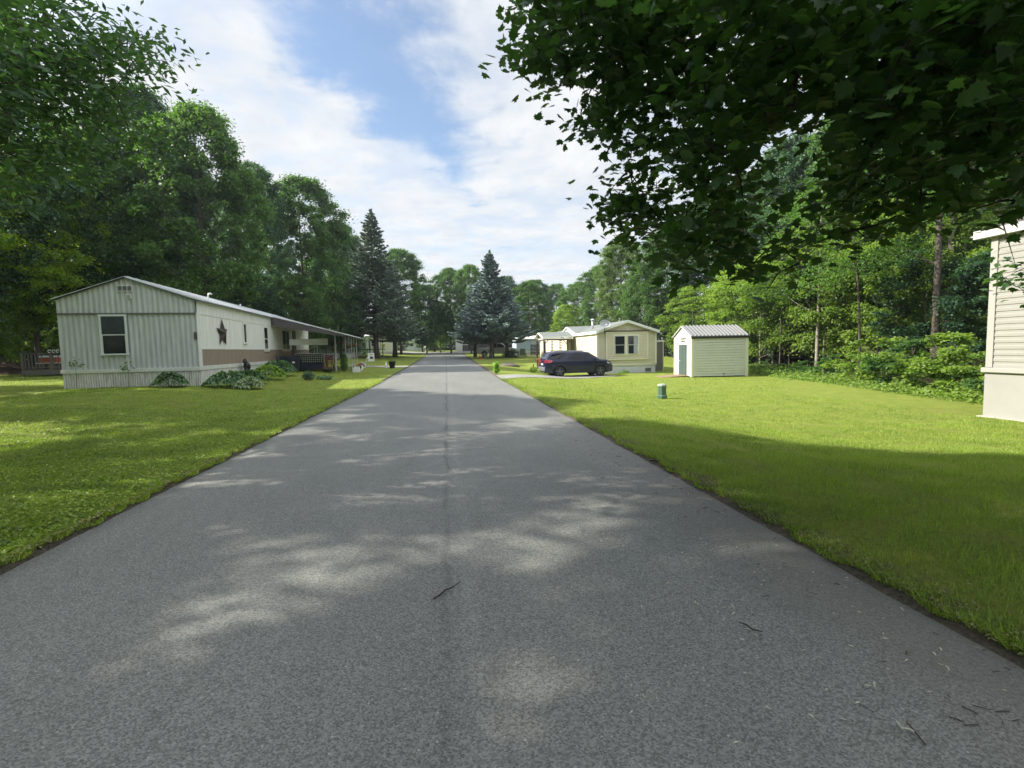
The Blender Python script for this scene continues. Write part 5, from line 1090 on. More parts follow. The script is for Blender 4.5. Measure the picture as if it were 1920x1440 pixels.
def plant(proto, x, y, H, rad, name, label, cat='tree', group=None, rz=None, crown=None, zoff=0):
    key = id(proto); Hp, Rp = PROTO[key]
    o = copy_tree(proto) if key in used else proto
    used.add(key); o.name = name; o.location = (x, y, Tz(x, y)-.02+zoff); o.scale = (rad/Rp, rad/Rp, H/Hp); o.rotation_euler = (0,0, rot_seed.uniform(0, 6.28) if rz is None else rz)
    tag(o, label, cat, group)
    for c in kids(o):
        c.name = c.name.split('.')[0]
        if crown and c.name.startswith('crown'): c.material_slots[0].link = 'OBJECT'; c.material_slots[0].material = crown
    return o
def by_view(proto, u, y, vtop, hw_px, name, label, **k):
    """stand a tree at distance y along the direction of u, tall enough to reach vtop"""
    d = ray(u, 650); x = float(d[0]/d[1]*y); depth = float(np.array([x, y, 0])@CF)
    q = aty(u, vtop, y); H = float(q[2])-Tz(x, y); return plant(proto, x, y, H, hw_px*depth/F_PX, name, label, **k)
GL = 'woodland trees behind the left mobile home'; GR = 'woodland trees on the right'; GC = 'trees beyond the end of the road'
by_view(V1, -70, 34, 110, 150, 'broadleaf_tree', 'tall tree at the far left edge above the sloping bank', group=GL)
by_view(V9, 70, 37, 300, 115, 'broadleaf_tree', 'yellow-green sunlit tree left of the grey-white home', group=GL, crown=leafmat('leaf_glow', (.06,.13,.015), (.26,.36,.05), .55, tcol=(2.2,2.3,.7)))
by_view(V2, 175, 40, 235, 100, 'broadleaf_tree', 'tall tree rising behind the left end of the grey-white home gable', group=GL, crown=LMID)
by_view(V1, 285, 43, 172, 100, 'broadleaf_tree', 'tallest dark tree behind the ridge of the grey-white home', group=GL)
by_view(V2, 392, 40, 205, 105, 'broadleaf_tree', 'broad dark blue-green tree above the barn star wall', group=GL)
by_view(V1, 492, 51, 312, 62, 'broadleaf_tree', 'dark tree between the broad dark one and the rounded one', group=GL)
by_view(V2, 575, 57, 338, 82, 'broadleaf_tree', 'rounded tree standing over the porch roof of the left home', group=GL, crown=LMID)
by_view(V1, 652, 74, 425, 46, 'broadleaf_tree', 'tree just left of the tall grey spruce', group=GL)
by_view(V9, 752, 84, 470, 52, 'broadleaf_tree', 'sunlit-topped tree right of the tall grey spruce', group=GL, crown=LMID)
by_view(V1, 800, 92, 535, 30, 'broadleaf_tree', 'lower dark tree at the left side of the road end', group=GL)
by_view(V1, 120, 62, 330, 100, 'broadleaf_tree', 'tree in the second row behind the sunlit left tree', group=GL)
by_view(V2, 235, 64, 280, 90, 'broadleaf_tree', 'second-row tree behind the left home gable', group=GL)
by_view(V1, 350, 66, 290, 90, 'broadleaf_tree', 'second-row tree behind the tallest dark trees', group=GL)
by_view(V2, 455, 70, 350, 70, 'broadleaf_tree', 'second-row tree seen between the broad dark tree and the rounded tree', group=GL)
by_view(V2, 625, 90, 440, 60, 'broadleaf_tree', 'second-row tree behind the porch end', group=GL)
by_view(V3, 560, 52, 520, 60, 'broadleaf_tree', 'low full tree right behind the porch roof', group=GL)
by_view(V4, 640, 60, 530, 48, 'broadleaf_tree', 'low bushy tree at the end of the porch roof', group=GL)
by_view(V3, 450, 46, 500, 70, 'broadleaf_tree', 'low dark tree behind the white metal roof', group=GL, crown=LDARK)
by_view(V3, -25, 35, 470, 75, 'broadleaf_tree', 'low bushy tree at the left edge above the brown bank', group=GL, crown=MATS['leaf_glow'])
by_view(V4, 60, 40, 505, 65, 'broadleaf_tree', 'low bushy tree behind the wooden deck', group=GL, crown=LLIT)
by_view(V3, 130, 46, 520, 60, 'broadleaf_tree', 'low tree filling behind the deck corner of the home', group=GL)
by_view(V4, 300, 50, 450, 80, 'broadleaf_tree', 'low dark tree behind the home ridge', group=GL, crown=LDARK)
plant(S1, -8.58, 62.2, 17.9, 5.4, 'spruce_tree', 'tall grey-green spruce with a thin pointed top left of the road', group='spruces left of the road')
by_view(S1, 740, 70.4, 492, 66, 'spruce_tree', 'second spruce with a leaning dark trunk just right of the tall grey one', group='spruces left of the road')
plant(S2, 5.5, 60.3, 13.0, 4.5, 'spruce_tree', 'large blue spruce right of the road end', group='blue spruces by the white pickup')
plant(S2, 3.7, 64.5, 9.6, 3.6, 'spruce_tree', 'blue spruce just left behind the large blue one', group='blue spruces by the white pickup')
plant(S2, 7.6, 62.0, 9.6, 3.9, 'spruce_tree', 'lower spruce at the right side of the large blue one', group='blue spruces by the white pickup')
by_view(V3, 752, 91, 633, 14, 'round_bush', 'round pale green bush on the sunlit corner lawn left of the road end', cat='bush', crown=LLIT)
by_view(V9, 846, 92, 505, 40, 'broadleaf_tree', 'pale lit tree closing the end of the road', group=GC, crown=LMID)
by_view(V9, 884, 84, 498, 36, 'broadleaf_tree', 'light green tree showing left of the blue spruce tops', group=GC, crown=LMID)
by_view(V5, 833, 104, 588, 20, 'young_tree', 'small pale-trunked tree beside the stone lantern', group=GC)
by_view(V4, 815, 110, 590, 30, 'broadleaf_tree', 'low tree behind the stone lantern', group=GC)
by_view(V3, 868, 106, 585, 30, 'broadleaf_tree', 'low bushy tree above the dark fence', group=GC)
by_view(V3, 826, 96, 566, 26, 'broadleaf_tree', 'small full tree in the gap at the left of the lantern', group=GC)
by_view(V4, 792, 101, 575, 26, 'broadleaf_tree', 'small dark tree beyond the round corner bush', group=GC, crown=LDARK)
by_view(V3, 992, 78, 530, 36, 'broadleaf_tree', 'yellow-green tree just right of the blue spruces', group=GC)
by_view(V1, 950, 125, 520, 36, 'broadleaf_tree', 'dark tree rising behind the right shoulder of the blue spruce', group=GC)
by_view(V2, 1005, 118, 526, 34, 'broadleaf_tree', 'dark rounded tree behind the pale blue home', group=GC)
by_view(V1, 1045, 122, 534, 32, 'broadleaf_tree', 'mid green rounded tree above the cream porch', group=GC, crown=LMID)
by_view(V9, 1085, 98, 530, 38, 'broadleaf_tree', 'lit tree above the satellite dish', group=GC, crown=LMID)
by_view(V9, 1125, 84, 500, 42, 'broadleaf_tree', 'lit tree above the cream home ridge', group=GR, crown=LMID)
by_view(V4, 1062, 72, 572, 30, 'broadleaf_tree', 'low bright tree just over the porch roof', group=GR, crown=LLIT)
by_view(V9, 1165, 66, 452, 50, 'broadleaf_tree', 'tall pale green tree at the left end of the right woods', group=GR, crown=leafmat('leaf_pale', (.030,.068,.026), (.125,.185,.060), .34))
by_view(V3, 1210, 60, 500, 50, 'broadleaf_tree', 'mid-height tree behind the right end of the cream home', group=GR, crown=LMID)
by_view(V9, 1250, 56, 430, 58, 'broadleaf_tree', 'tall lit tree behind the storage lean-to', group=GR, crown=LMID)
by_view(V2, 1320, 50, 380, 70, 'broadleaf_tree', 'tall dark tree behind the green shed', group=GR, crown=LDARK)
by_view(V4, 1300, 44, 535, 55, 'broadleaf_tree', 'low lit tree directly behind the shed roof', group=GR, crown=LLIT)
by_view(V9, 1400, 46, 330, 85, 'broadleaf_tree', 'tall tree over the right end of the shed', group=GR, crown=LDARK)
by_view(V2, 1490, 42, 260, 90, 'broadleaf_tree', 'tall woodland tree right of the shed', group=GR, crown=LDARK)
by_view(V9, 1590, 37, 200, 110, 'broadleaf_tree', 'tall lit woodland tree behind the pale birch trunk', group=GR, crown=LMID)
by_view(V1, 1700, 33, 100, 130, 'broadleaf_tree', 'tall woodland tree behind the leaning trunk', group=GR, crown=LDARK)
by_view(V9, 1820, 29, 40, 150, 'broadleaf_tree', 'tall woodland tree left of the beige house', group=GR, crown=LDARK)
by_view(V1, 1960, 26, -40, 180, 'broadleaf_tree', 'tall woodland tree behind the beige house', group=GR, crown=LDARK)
for u, y, v_, w, lab, pr_ in [(1425,33,480,66,'young lit tree at the wood edge beside the shed',V5),(1480,31,440,66,'young lit tree with layered leaves right of the shed',V6),(1545,28.5,400,75,'young lit tree beside the pale birch trunk',V5),(1610,26.5,430,75,'young lit tree in the middle of the wood edge',V6),(1665,25,380,85,'young lit tree before the dark double trunk',V5),(1735,22.5,470,80,'young tree low at the wood edge left of the double trunk',V6),(1800,22,400,85,'young lit tree between the double trunk and the beige house',V5),(1860,19.5,470,80,'young tree beside the corner of the beige house',V6),
        (1380,36,500,60,'young tree seen over the right end of the shed roof',V6),(1450,37,400,90,'taller fresh green tree in the second row right of the shed',V5),(1520,35,360,95,'taller fresh green tree in the second row behind the birch',V6),(1590,32,350,100,'taller fresh green tree in the second row behind the leaning trunk',V5),(1670,30,300,110,'taller fresh green tree behind the very thin pale stem',V6),(1760,27,280,120,'taller fresh green tree behind the thick dark pair',V5),(1860,24,260,130,'taller fresh green tree behind the corner of the beige house',V6)]:
    by_view(pr_, u, y, v_, w, 'young_tree', lab, group='young trees at the wood edge', crown=LDARK if u in (1450,1590,1760,1735,1860) else (LMID if u in (1520,1670) else None))  # shade inside the wood put into darker leaf colours of these crowns
for k, (x_, y_, h_, r_, lab) in enumerate([(20.4,30.6,.8,1.0,'low leafy bush just right of the shed'),(20.6,27.4,.7,.9,'second leafy bush right of the shed'),(20.2,24.6,1.0,1.1,'leafy bush at the foot of the birch'),(19.9,22.0,1.4,1.3,'leafy bush at the foot of the leaning trunk'),(19.2,19.8,2.1,1.5,'broad leafy bush in the middle of the wood edge'),(18.9,17.8,2.0,1.5,'tall leafy bush left of the thick dark pair'),(18.2,16.0,2.2,1.5,'tall leafy bush before the thick dark pair'),(17.6,14.3,1.7,1.3,'leafy bush two left of the beige house'),(17.3,12.6,1.3,1.1,'small leafy bush next to the beige house corner')]):
    plant(V7, x_, y_, h_*1.05, r_*1.15, 'leafy_bush', lab, cat='bush', group='bushes at the foot of the right woods', crown=LLIT if k in (4,6,7) else None)
def bare(name, u, y, r, lean, m, label, H=11, crown=True):
    d = ray(u, 680); x = float(d[0]/d[1]*y); root = thing(name, label, 'tree', (x, y, Tz(x,y)), 0, 'slim trunks in the right woods')
    rng = np.random.default_rng(int(u)); tips = [(rng.uniform(-1.5,1.5)+lean, rng.uniform(-1.5,1.5), H*rng.uniform(.45,1)) for _ in range(9)]
    trunk_mb(H, r, rng, lean=(lean, 0), tips=tips).build('trunk', m, root)
    if crown:
        P = np.concatenate([np.array(tp)+rng.normal(size=(350,3))*np.array([.7,.7,.35]) for tp in tips]); n = len(P)
        v, f = leaf_cards(P, rng.normal(size=(n,3))*.5+[0,0,1], rng.uniform(.1,.18,n), rng.uniform(.07,.12,n), rng); np_mesh('crown', v, f, LMID, root, rng.random(n))
bare('birch_tree', 1531, 27.2, .11, .1, PALEBARK, 'pale slim birch trunk at the wood edge')
bare('birch_tree', 1545, 29.5, .07, -.1, PALEBARK, 'thinner pale trunk just behind the birch')
bare('slim_tree', 1612, 23.0, .075, -1.2, BARK, 'thin dark trunk leaning left at the wood edge')
bare('dark_tree', 1752, 21.0, .20, -.3, BARK, 'thick dark trunk, left one of the pair near the beige house', 14)
bare('dark_tree', 1772, 21.6, .24, .3, BARK, 'thick dark trunk, right one of the pair near the beige house', 14)
bare('slim_tree', 1800, 24.0, .06, .2, PALEBARK, 'thin pale trunk right of the thick dark pair')
bare('slim_tree', 1818, 23.0, .05, -.1, PALEBARK, 'thin pale trunk closest to the beige house')
bare('slim_tree', 1462, 30.0, .05, .1, BARK, 'thin dark trunk behind the shed end')
bare('slim_tree', 1515, 30.5, .06, .0, BARK, 'thin dark trunk left of the birch')
bare('slim_tree', 1655, 25.5, .045, .0, PALEBARK, 'very thin pale stem between the leaning trunk and the dark pair')

# undergrowth along the wood edge and the far wood that reads as one mass
def mass(name, pts, n, leaf, seed, m, hmin, hmax, spread, kind='stuff', pw=1.0, label=None, cat=None):
    rng = np.random.default_rng(seed); pts = np.array(pts, float); seg = np.linalg.norm(np.diff(pts, axis=0), axis=1); cum = np.concatenate([[0], np.cumsum(seg)]); t_ = rng.uniform(0, cum[-1], n)
    x = np.interp(t_, cum, pts[:,0]); y = np.interp(t_, cum, pts[:,1]); off = rng.uniform(-1, 1, n)*spread; x = x+off+rng.normal(size=n)*.15; y = y+rng.normal(size=n)*.3
    lump = .55+.45*np.sin(t_*1.3+seed)*np.cos(t_*.53+off*.8)
    z = T(x, y)+hmin+(hmax-hmin)*rng.uniform(0, 1, n)**pw*lump*(1-.35*(off < 0)*np.abs(off)/spread)
    P = np.stack([x, y, z], 1); v, f = leaf_cards(P, rng.normal(size=(n,3))*.6+[-.3,-.2,1.0], rng.uniform(.7,1.3,n)*leaf, rng.uniform(.45,.75,n)*leaf, rng)
    o = np_mesh(name, v, f, m, None, rng.random(n)); return tag(o, label, cat, kind=kind)
mass('undergrowth', [(20.6,31.5),(19.4,25),(18.6,20),(17.3,15.5),(16.5,12.3)], 9000, .13, 31, LLIT, .02, .8, .9, pw=1.6, label='leafy undergrowth along the edge of the right woods', cat='undergrowth')
mass('woodland', [(26,62),(30,45),(31,30),(30,18),(28,4)], 48000, .38, 32, leafmat('leaf_wood_shade', (.006,.014,.008), (.022,.045,.018), .15), .0, 9, 3.0, label='dense woodland behind the right-hand trees', cat='woodland')  # near-black leaf colour stands in for the shaded wood interior
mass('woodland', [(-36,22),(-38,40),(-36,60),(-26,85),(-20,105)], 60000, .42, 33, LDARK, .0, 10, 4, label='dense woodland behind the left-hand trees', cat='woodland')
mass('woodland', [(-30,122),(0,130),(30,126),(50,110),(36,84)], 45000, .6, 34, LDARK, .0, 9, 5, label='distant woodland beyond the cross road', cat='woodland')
mass('undergrowth', [(-33.5,24),(-36,38),(-32,50),(-22,58)], 20000, .16, 35, LMID, .02, 2.2, 1.5, label='leafy undergrowth on the bank behind the deck', cat='undergrowth')
mass('undergrowth', [(-14.5,60),(-13,75),(-12,88)], 8000, .2, 36, LDARK, .02, 1.2, 1.0, label='low dark growth behind the left spruces', cat='undergrowth')

# trees beside and behind the camera on the left, reaching into the top left corner
T0 = broadleaf('proto_near', 17, 4.6, 5.3, 100000, .18, 41, leafmat('leaf_locust', (.016,.046,.026), (.070,.135,.062), .34), K=260, flat=.5, r0=.28, droop=.5, hollow=.25, crf=.14)
T0.name = 'broadleaf_tree'; T0.location = (-13.0, 8.0, 0); tag(T0, 'near tree with drooping leafy branches filling the top left corner', 'tree', 'big trees beside the left lawn')
PROTO[id(T0)] = (17, 5.3); used.add(id(T0))
plant(T0, -17.6, 17.0, 16, 4.6, 'broadleaf_tree', 'tree behind the drooping one at the left edge, over the lawn', group='big trees beside the left lawn', rz=1.0)
plant(T0, -14.5, .4, 17, 5.3, 'broadleaf_tree', 'tree left of the camera shading the near road', group='big trees beside the left lawn', rz=2.4)
plant(T0, -12.5, -7.5, 16, 6.0, 'broadleaf_tree', 'tree behind the camera at the left', group='big trees beside the left lawn', rz=4.4)

for x_, y_, h_, r_, lab in [(-24,-22,19,6,'leftmost big tree behind the camera'),(-13,-27,20,6,'second big tree behind the camera from the left'),(-2,-34,20,6.5,'big tree at the end of the road behind the camera'),(9,-27,20,6,'fourth big tree behind the camera from the left'),(20,-20,19,6,'fifth big tree behind the camera, right of the road'),(27,-8,19,6,'big tree far right behind the beige house')]:
    plant(V1 if x_ < 0 else V2, x_, y_, h_, r_, 'broadleaf_tree', lab, group='trees behind the camera', crown=LMID)
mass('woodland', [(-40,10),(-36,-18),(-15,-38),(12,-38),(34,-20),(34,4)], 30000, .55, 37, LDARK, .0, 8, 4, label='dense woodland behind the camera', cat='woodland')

plant(T0, -25.0, 21.5, 17, 5.6, 'broadleaf_tree', 'tree off the left edge beside the deck, shading the end wall lawn', group='big trees beside the left lawn', rz=5.1)
plant(T0, -27.5, 5.0, 15, 5.4, 'broadleaf_tree', 'tree off the left edge shading the middle of the lawn', group='big trees beside the left lawn', rz=3.3)

# ------------------------------------------------------------------ the big maple overhead on the right
LOBES = [(-.02,-.50),(-.17,-.40),(-.42,-.46),(-.36,-.26),(-.62,-.10),(-.50,.00),(-.56,.22),(-.36,.14),(-.27,.24),(-.20,.52),(-.11,.44),(0,.78)]
LOBES = LOBES + [(-a, b) for a, b in LOBES[-2::-1]]
def maple_leaves(P, hang, size, rng, m, name, parent):
    n = len(P); k = len(LOBES); out = np.array(LOBES)
    Nn = rng.normal(size=(n,3))*.42+np.array([0,0,.9]); Nn /= np.linalg.norm(Nn, axis=1, keepdims=True)
    t_ = hang+rng.normal(size=(n,3))*.35; t_ -= (t_*Nn).sum(1, keepdims=True)*Nn; t_ /= np.linalg.norm(t_, axis=1, keepdims=True); s = np.cross(Nn, t_)
    sz = (rng.uniform(.7, 1.15, n)*size)[:, None, None]
    a = out[None,:,0,None]*rng.uniform(.88,1.1,(n,1,1)); b = out[None,:,1,None]
    curl = rng.uniform(-.05,.32,n)[:,None,None]
    V = P[:,None,:]+sz*(a*s[:,None,:]+b*t_[:,None,:]-curl*(a*a+.5*np.maximum(b,0)**2)*Nn[:,None,:]*1.6)
    ctr = P[:,None,:]+sz*(-.30*t_[:,None,:]*.4)+sz*.03*Nn[:,None,:]
    V = np.concatenate([V, ctr], 1).reshape(-1, 3); i = np.arange(k)
    F_ = np.stack([i, (i+1) % k, np.full(k, k)], 1)[None]+(np.arange(n)*(k+1))[:, None, None]
    return np_mesh(name, V, F_.reshape(-1,3), m, parent, np.repeat(rng.random(n), k))
EDGE = [(975,-80),(972,40),(985,105),(1008,150),(1045,185),(1062,140),(1120,95),(1150,120),(1105,150),(1082,235),(1150,248),(1175,300),(1150,320),(1165,345),(1108,352),(1115,398),(1160,430),(1185,470),(1235,505),(1275,545),(1320,535),(1350,500),(1400,520),(1440,560),(1475,520),(1530,470),(1590,450),(1650,470),(1700,430),(1760,400),(1830,395),(1890,385),(1960,395),(2100,400),(2100,-80)]
def inside(u, v):
    c = False; j = len(EDGE)-1
    for i in range(len(EDGE)):
        (xi, yi), (xj, yj) = EDGE[i], EDGE[j]
        if (yi > v) != (yj > v) and u < (xj-xi)*(v-yi)/(yj-yi)+xi: c = not c
        j = i
    return c
mp = thing('maple_tree', 'large dark maple whose leafy boughs hang over the upper right of the view', 'tree', (7.6, -2.2, 0))
rng = np.random.default_rng(77); mo = np.array([7.6, -2.2, 0])
gaps = [(1525,255,60,45),(1345,75,28,40),(1455,330,45,35),(1590,215,30,22),(1330,190,20,25),(1880,330,45,30),(1480,420,50,35),(1660,300,30,25)]
tips = []; LP = []; LH = []
tries = 0
while len(tips) < 900 and tries < 9000:
    tries += 1; u = rng.uniform(930, 2060); v = rng.uniform(-80, 560)
    if not inside(u, v): continue
    if any(((u-a)/c)**2+((v-b)/d)**2 < 1 for a, b, c, d in gaps): continue
    low = np.clip((v-330)/200, 0, 1)
    if rng.random() < low*.35 or (u > 1380 and v > 280 and rng.random() < .14+.38*low): continue
    far = 5.0+2.0*rng.random()+.0 if u < 1250 else rng.uniform(3.8, 7.8)
    if u > 1450 and v < 380 and rng.random() < .035: far = rng.uniform(2.0, 2.8)
    d = ray(u, v); d = d/np.linalg.norm(d); q = np.array([0,0,EYE])+d*far
    if q[2] < 1.9 or (q[0] > 12.6): continue
    tips.append(q)
for q in [aty(1885,520,6.6), aty(1905,500,6.2), aty(1920,545,6.4), aty(1900,535,6.5)]+[aty(1950,480,6.2), aty(1990,500,6.0)]: tips.append(q)
# the part of the crown above and behind the camera, which shades the verge
for k in range(260):
    a = rng.uniform(0, 6.28); r = 6.6*math.sqrt(rng.uniform(.05, 1)); z = rng.uniform(4.6, 13)
    q = np.array([6.6+r*math.cos(a)*(1-max(0,z-7)/11), -.5+r*math.sin(a)*(1-max(0,z-7)/11), z])
    if (q-np.array([0,0,EYE]))@CF > 0 and q[2] < 9: 
        p_ = (q-np.array([0,0,EYE])); w = p_@CF; uu = 960+F_PX*(p_@CR)/w; vv = 720-F_PX*(p_@CU)/w
        if uu < 1250 and vv > -250: continue
    tips.append(q)
tips = np.array(tips); tips = tips[np.linalg.norm(tips-np.array([0,0,EYE]), axis=1) > 3.3]
def grow(g, ends, rel, rng, nl, spread, limb_r=.10, reach=.75, fall=-.55, s0=lambda zs: np.array([-.03*zs/2, .04*zs/2, zs])):
    """limbs, then twigs that each spring from the nearest wood already grown; returns leaf points and hang directions"""
    nodes = []
    for e, zs in ends:
        e = np.array(e, float); s = s0(zs); L_ = np.linalg.norm(e-s); mid = (s+e)/2+np.array([0,0,.16*L_])
        pts = [(1-t)**2*s+2*t*(1-t)*mid+t*t*e for t in np.linspace(0,1,9)]; g.tube(pts, [limb_r*(1-t)+.016 for t in np.linspace(0,1,9)], 7); nodes += pts[2:]
    A0 = np.array(nodes); order = np.argsort(np.array([np.min(np.linalg.norm(A0-r_, axis=1)) for r_ in rel])); NL = list(A0); LP = []; LH = []
    for oi in order:
        r_ = rel[oi]; A = np.array(NL); dd_ = np.linalg.norm(A-r_, axis=1)+.8*np.maximum(0, A[:,2]-r_[2]-.6); k = int(np.argmin(dd_)); s = A[k]; L_ = np.linalg.norm(r_-s)
        if L_ < .05: continue
        mid = (s+r_)/2+np.array([0,0,.07*L_])+rng.normal(size=3)*.04*L_
        g.tube([s, mid, r_], [min(.03, .006+.010*L_), min(.02,.005+.006*L_), .003], 5, cap=False); NL.append(mid*1.0); NL.append(r_)
        n_ = int(rng.integers(*nl)); back = s-r_; back = back/np.linalg.norm(back)
        a_ = rng.uniform(-.05, 1, n_)[:, None]; LP.append(r_+back*a_*min(L_, reach)+rng.normal(size=(n_,3))*np.array(spread))
        LH.append(np.repeat((-back+np.array([0,0,fall]))[None], n_, 0)+rng.normal(size=(n_,3))*.5)
    return np.concatenate(LP), np.concatenate(LH)
g = MB(); g.tube([(0,0,-.3),(.02,0,1.4),(.0,.05,3.0),(-.1,.15,5),(-.1,.3,8),(0,.3,11.5)], [.46,.36,.32,.26,.17,.05], 12)
ends = [((-5.6,7.6,5.6),3.0),((-4.0,8.4,5.2),3.2),((-6.4,6.2,6.8),4.2),((-2.0,8.6,4.6),3.2),((.2,8.8,4.3),3.1),((2.0,8.0,4.4),3.4),((-3.5,6.0,7.5),5),((-.5,6.5,7.5),5.4),((-5.4,3.8,5.0),3.6),((-1.6,4.8,4.0),2.9),((1.2,5.4,4.2),3.0),((3,3,6),4.5),((-3,-3,8),5),((2,-4,8),5),((-5,0,9),6),((3.6,6.4,6.2),4.5),((0,2,12),8)]
LP, LH = grow(g, ends, tips-mo, rng, (15, 27), (.16,.16,.09))
g.build('trunk', mat('maple_bark', (.030,.025,.019), .95, var=.4, vscale=6, bump=.7, bscale=14), mp)
wld = LP+mo-np.array([0,0,EYE]); dist_ = np.linalg.norm(wld, axis=1); ok = (dist_ > 2.3) & ((dist_ > 3.4) | (rng.random(len(dist_)) < .35))
maple_leaves(LP[ok], LH[ok], .092, rng, LMAPLE, 'crown', mp)

# the long drooping boughs of the near left tree
EDGE2 = [(-90,-90),(95,-90),(105,10),(150,45),(195,68),(205,32),(262,38),(268,70),(332,92),(326,108),(290,118),(282,140),(232,140),(222,168),(262,180),(240,200),(285,240),(300,275),(258,310),(215,300),(180,330),(120,300),(70,350),(20,400),(-90,440)]
rng = np.random.default_rng(88); to = np.array(T0.location); tp = []; tries = 0
def inpoly(E_, u, v):
    c = False; j = len(E_)-1
    for i in range(len(E_)):
        (xi, yi), (xj, yj) = E_[i], E_[j]
        if (yi > v) != (yj > v) and u < (xj-xi)*(v-yi)/(yj-yi)+xi: c = not c
        j = i
    return c
while len(tp) < 330 and tries < 8000:
    tries += 1; u = rng.uniform(-90, 335); v = rng.uniform(-90, 440)
    if not inpoly(EDGE2, u, v) or rng.random() < (v-180)/420: continue
    d = ray(u, v); d = d/np.linalg.norm(d); far = rng.uniform(9.5, 13.5) if u > 60 else rng.uniform(8, 14); tp.append(np.array([0,0,EYE])+d*far)
tp = np.array(tp)-to; g = MB(); e_ = []
for k in range(0, 330, 26): e_.append((tp[k]*.88+np.array([0,0,.25]), max(3.2, tp[k][2]-2.6)))
LP, LH = grow(g, e_, tp, rng, (22, 34), (.27,.27,.16), .09, 1.3, -.5, s0=lambda zs: np.array([0,0,zs]))
g.build('bough', BARK, T0)
n = len(LP); Nn = rng.normal(size=(n,3))*.45+np.array([.1,-.1,.9]); Nn /= np.linalg.norm(Nn, axis=1, keepdims=True); t_ = LH+rng.normal(size=(n,3))*.25; t_ -= (t_*Nn).sum(1, keepdims=True)*Nn; t_ /= np.linalg.norm(t_, axis=1, keepdims=True); s_ = np.cross(Nn, t_)
L_ = rng.uniform(.11,.20,n)[:,None]; Wd = rng.uniform(.022,.040,n)[:,None]
v = np.stack([LP-t_*L_*.5, LP+s_*Wd, LP+t_*L_*.5-Nn*L_*.12, LP-s_*Wd], 1).reshape(-1,3); np_mesh('crown', v, np.arange(4*n).reshape(n,4), MATS['leaf_locust'], T0, rng.random(n))

# ------------------------------------------------------------------ garden plants by the left home
HOSTA = leafmat('hosta_leaf', (.035,.085,.035), (.15,.25,.12), .25, vscale=3, tcol=(1.3,1.5,.8)); HOSTAV = leafmat('hosta_variegated', (.10,.19,.07), (.34,.42,.25), .25, vscale=5, tcol=(1.2,1.3,.9))
def hosta(loc, r, h, label, m, seed, n=110, size=.165):
    t = thing('hosta_plant', label, 'plant', loc, 0, 'hostas along the skirting'); rng = np.random.default_rng(seed); V = []; F_ = []; rn = []
    n = int(n*2.5)
    for k in range(n):
        a = rng.uniform(0, 6.28); q = (k/n)**.6; rr = r*(.12+.80*q); z = h*(1.0-.72*q**2)*rng.uniform(.8,1.05); L_ = size*rng.uniform(.75,1.2); w = L_*.62; b0 = len(V)
        ca, sa = math.cos(a), math.sin(a); tl = rng.normal()*.5
        for s_ in np.linspace(0, 1, 6):
            x = rr-L_*.5+L_*s_; zz = z+.03*math.sin(s_*3)+L_*(.28*(1-q))*s_-L_*(.10+.42*q)*s_**2.2; hw_ = w*.5*math.sin(math.pi*min(1, (s_*.92+.06))**.8)
            for o_ in (-1, 0, 1):
                y = o_*hw_; V.append((x*ca-y*sa, x*sa+y*ca, max(.02, zz-(.035 if o_ == 0 else 0)+tl*y*.6)))
        for i in range(5):
            for j in range(2): F_.append((b0+i*3+j, b0+i*3+j+1, b0+i*3+j+4, b0+i*3+j+3)); rn.append(rng.random())
    np_mesh('foliage', np.array(V), np.array(F_), m, t, np.array(rn), smooth=True)
    g = MB()
    for k in range(7): a = rng.uniform(0,6.28); g.tube([(.04*math.cos(a),.04*math.sin(a),0),(.25*r*math.cos(a),.25*r*math.sin(a),h*.55)], .008, 5)
    g.build('stem', GREENL, t)
hosta(base_at(-.75, -.75), .62, .52, 'hosta under the gable wall, left of the home corner', HOSTA, 101)
hosta(base_at(1.15, -.35), .95, .58, 'large dark green hosta just right of the home corner', HOSTA, 102, 190)
hosta(base_at(2.05, -.95), .58, .42, 'pale variegated hosta in front, nearest the lawn', HOSTAV, 103, 100)
hosta(base_at(1.25, 1.6), .85, .55, 'hosta in the middle of the bed below the star', HOSTA, 104, 150)
hosta(base_at(1.35, 4.3), .95, .68, 'yellow-green hosta in the bed beyond the bear figure', leafmat('hosta_lime', (.06,.13,.02), (.24,.34,.08), .3, vscale=3), 105, 150)
hosta(base_at(1.1, 7.2), 1.1, .80, 'dark hosta clump nearest the black grill', HOSTA, 106, 170)
t = thing('small_shrub', 'small round grey-green shrub alone in the lawn below the hostas', 'shrub', base_at(3.1, 4.9)); leafy('foliage', t, leafmat('grey_leaf', (.045,.085,.055), (.12,.18,.12), .25, vscale=3), 520, (0,0,.22), (.34,.30,.26), .10, 110, shell=.02); g = MB(); g.tube([(0,0,0),(0,0,.3)], .02); g.build('stem', BARK, t)
t = thing('ground_plant', 'sprawling low plant beside the small round shrub', 'plant', base_at(3.75, 5.6)); leafy('foliage', t, HOSTA, 260, (0,0,.10), (.45,.4,.12), .12, 111)
for k, (px, py, h, lab) in enumerate([(-4.05, -.35, .95, 'tall thin weed against the left part of the gable wall'), (-2.35, -.3, .72, 'thin weed below the gable window')]):
    t = thing('wall_weed', lab, 'plant', base_at(px, py), 0, 'weeds along the gable wall'); g = MB(); g.tube([(0,0,0),(.02,0,h*.6),(-.01,0,h)], .008, 5); g.build('stem', GREENL, t)
    rng2 = np.random.default_rng(120+k); P = np.array([0,0,h])+rng2.normal(size=(22,3))*np.array([.14,.05,.10]); v, f = leaf_cards(P, rng2.normal(size=(22,3))+[0,0,.8], .15, .06, rng2); np_mesh('foliage', v, f, GREENL, t, rng2.random(22))

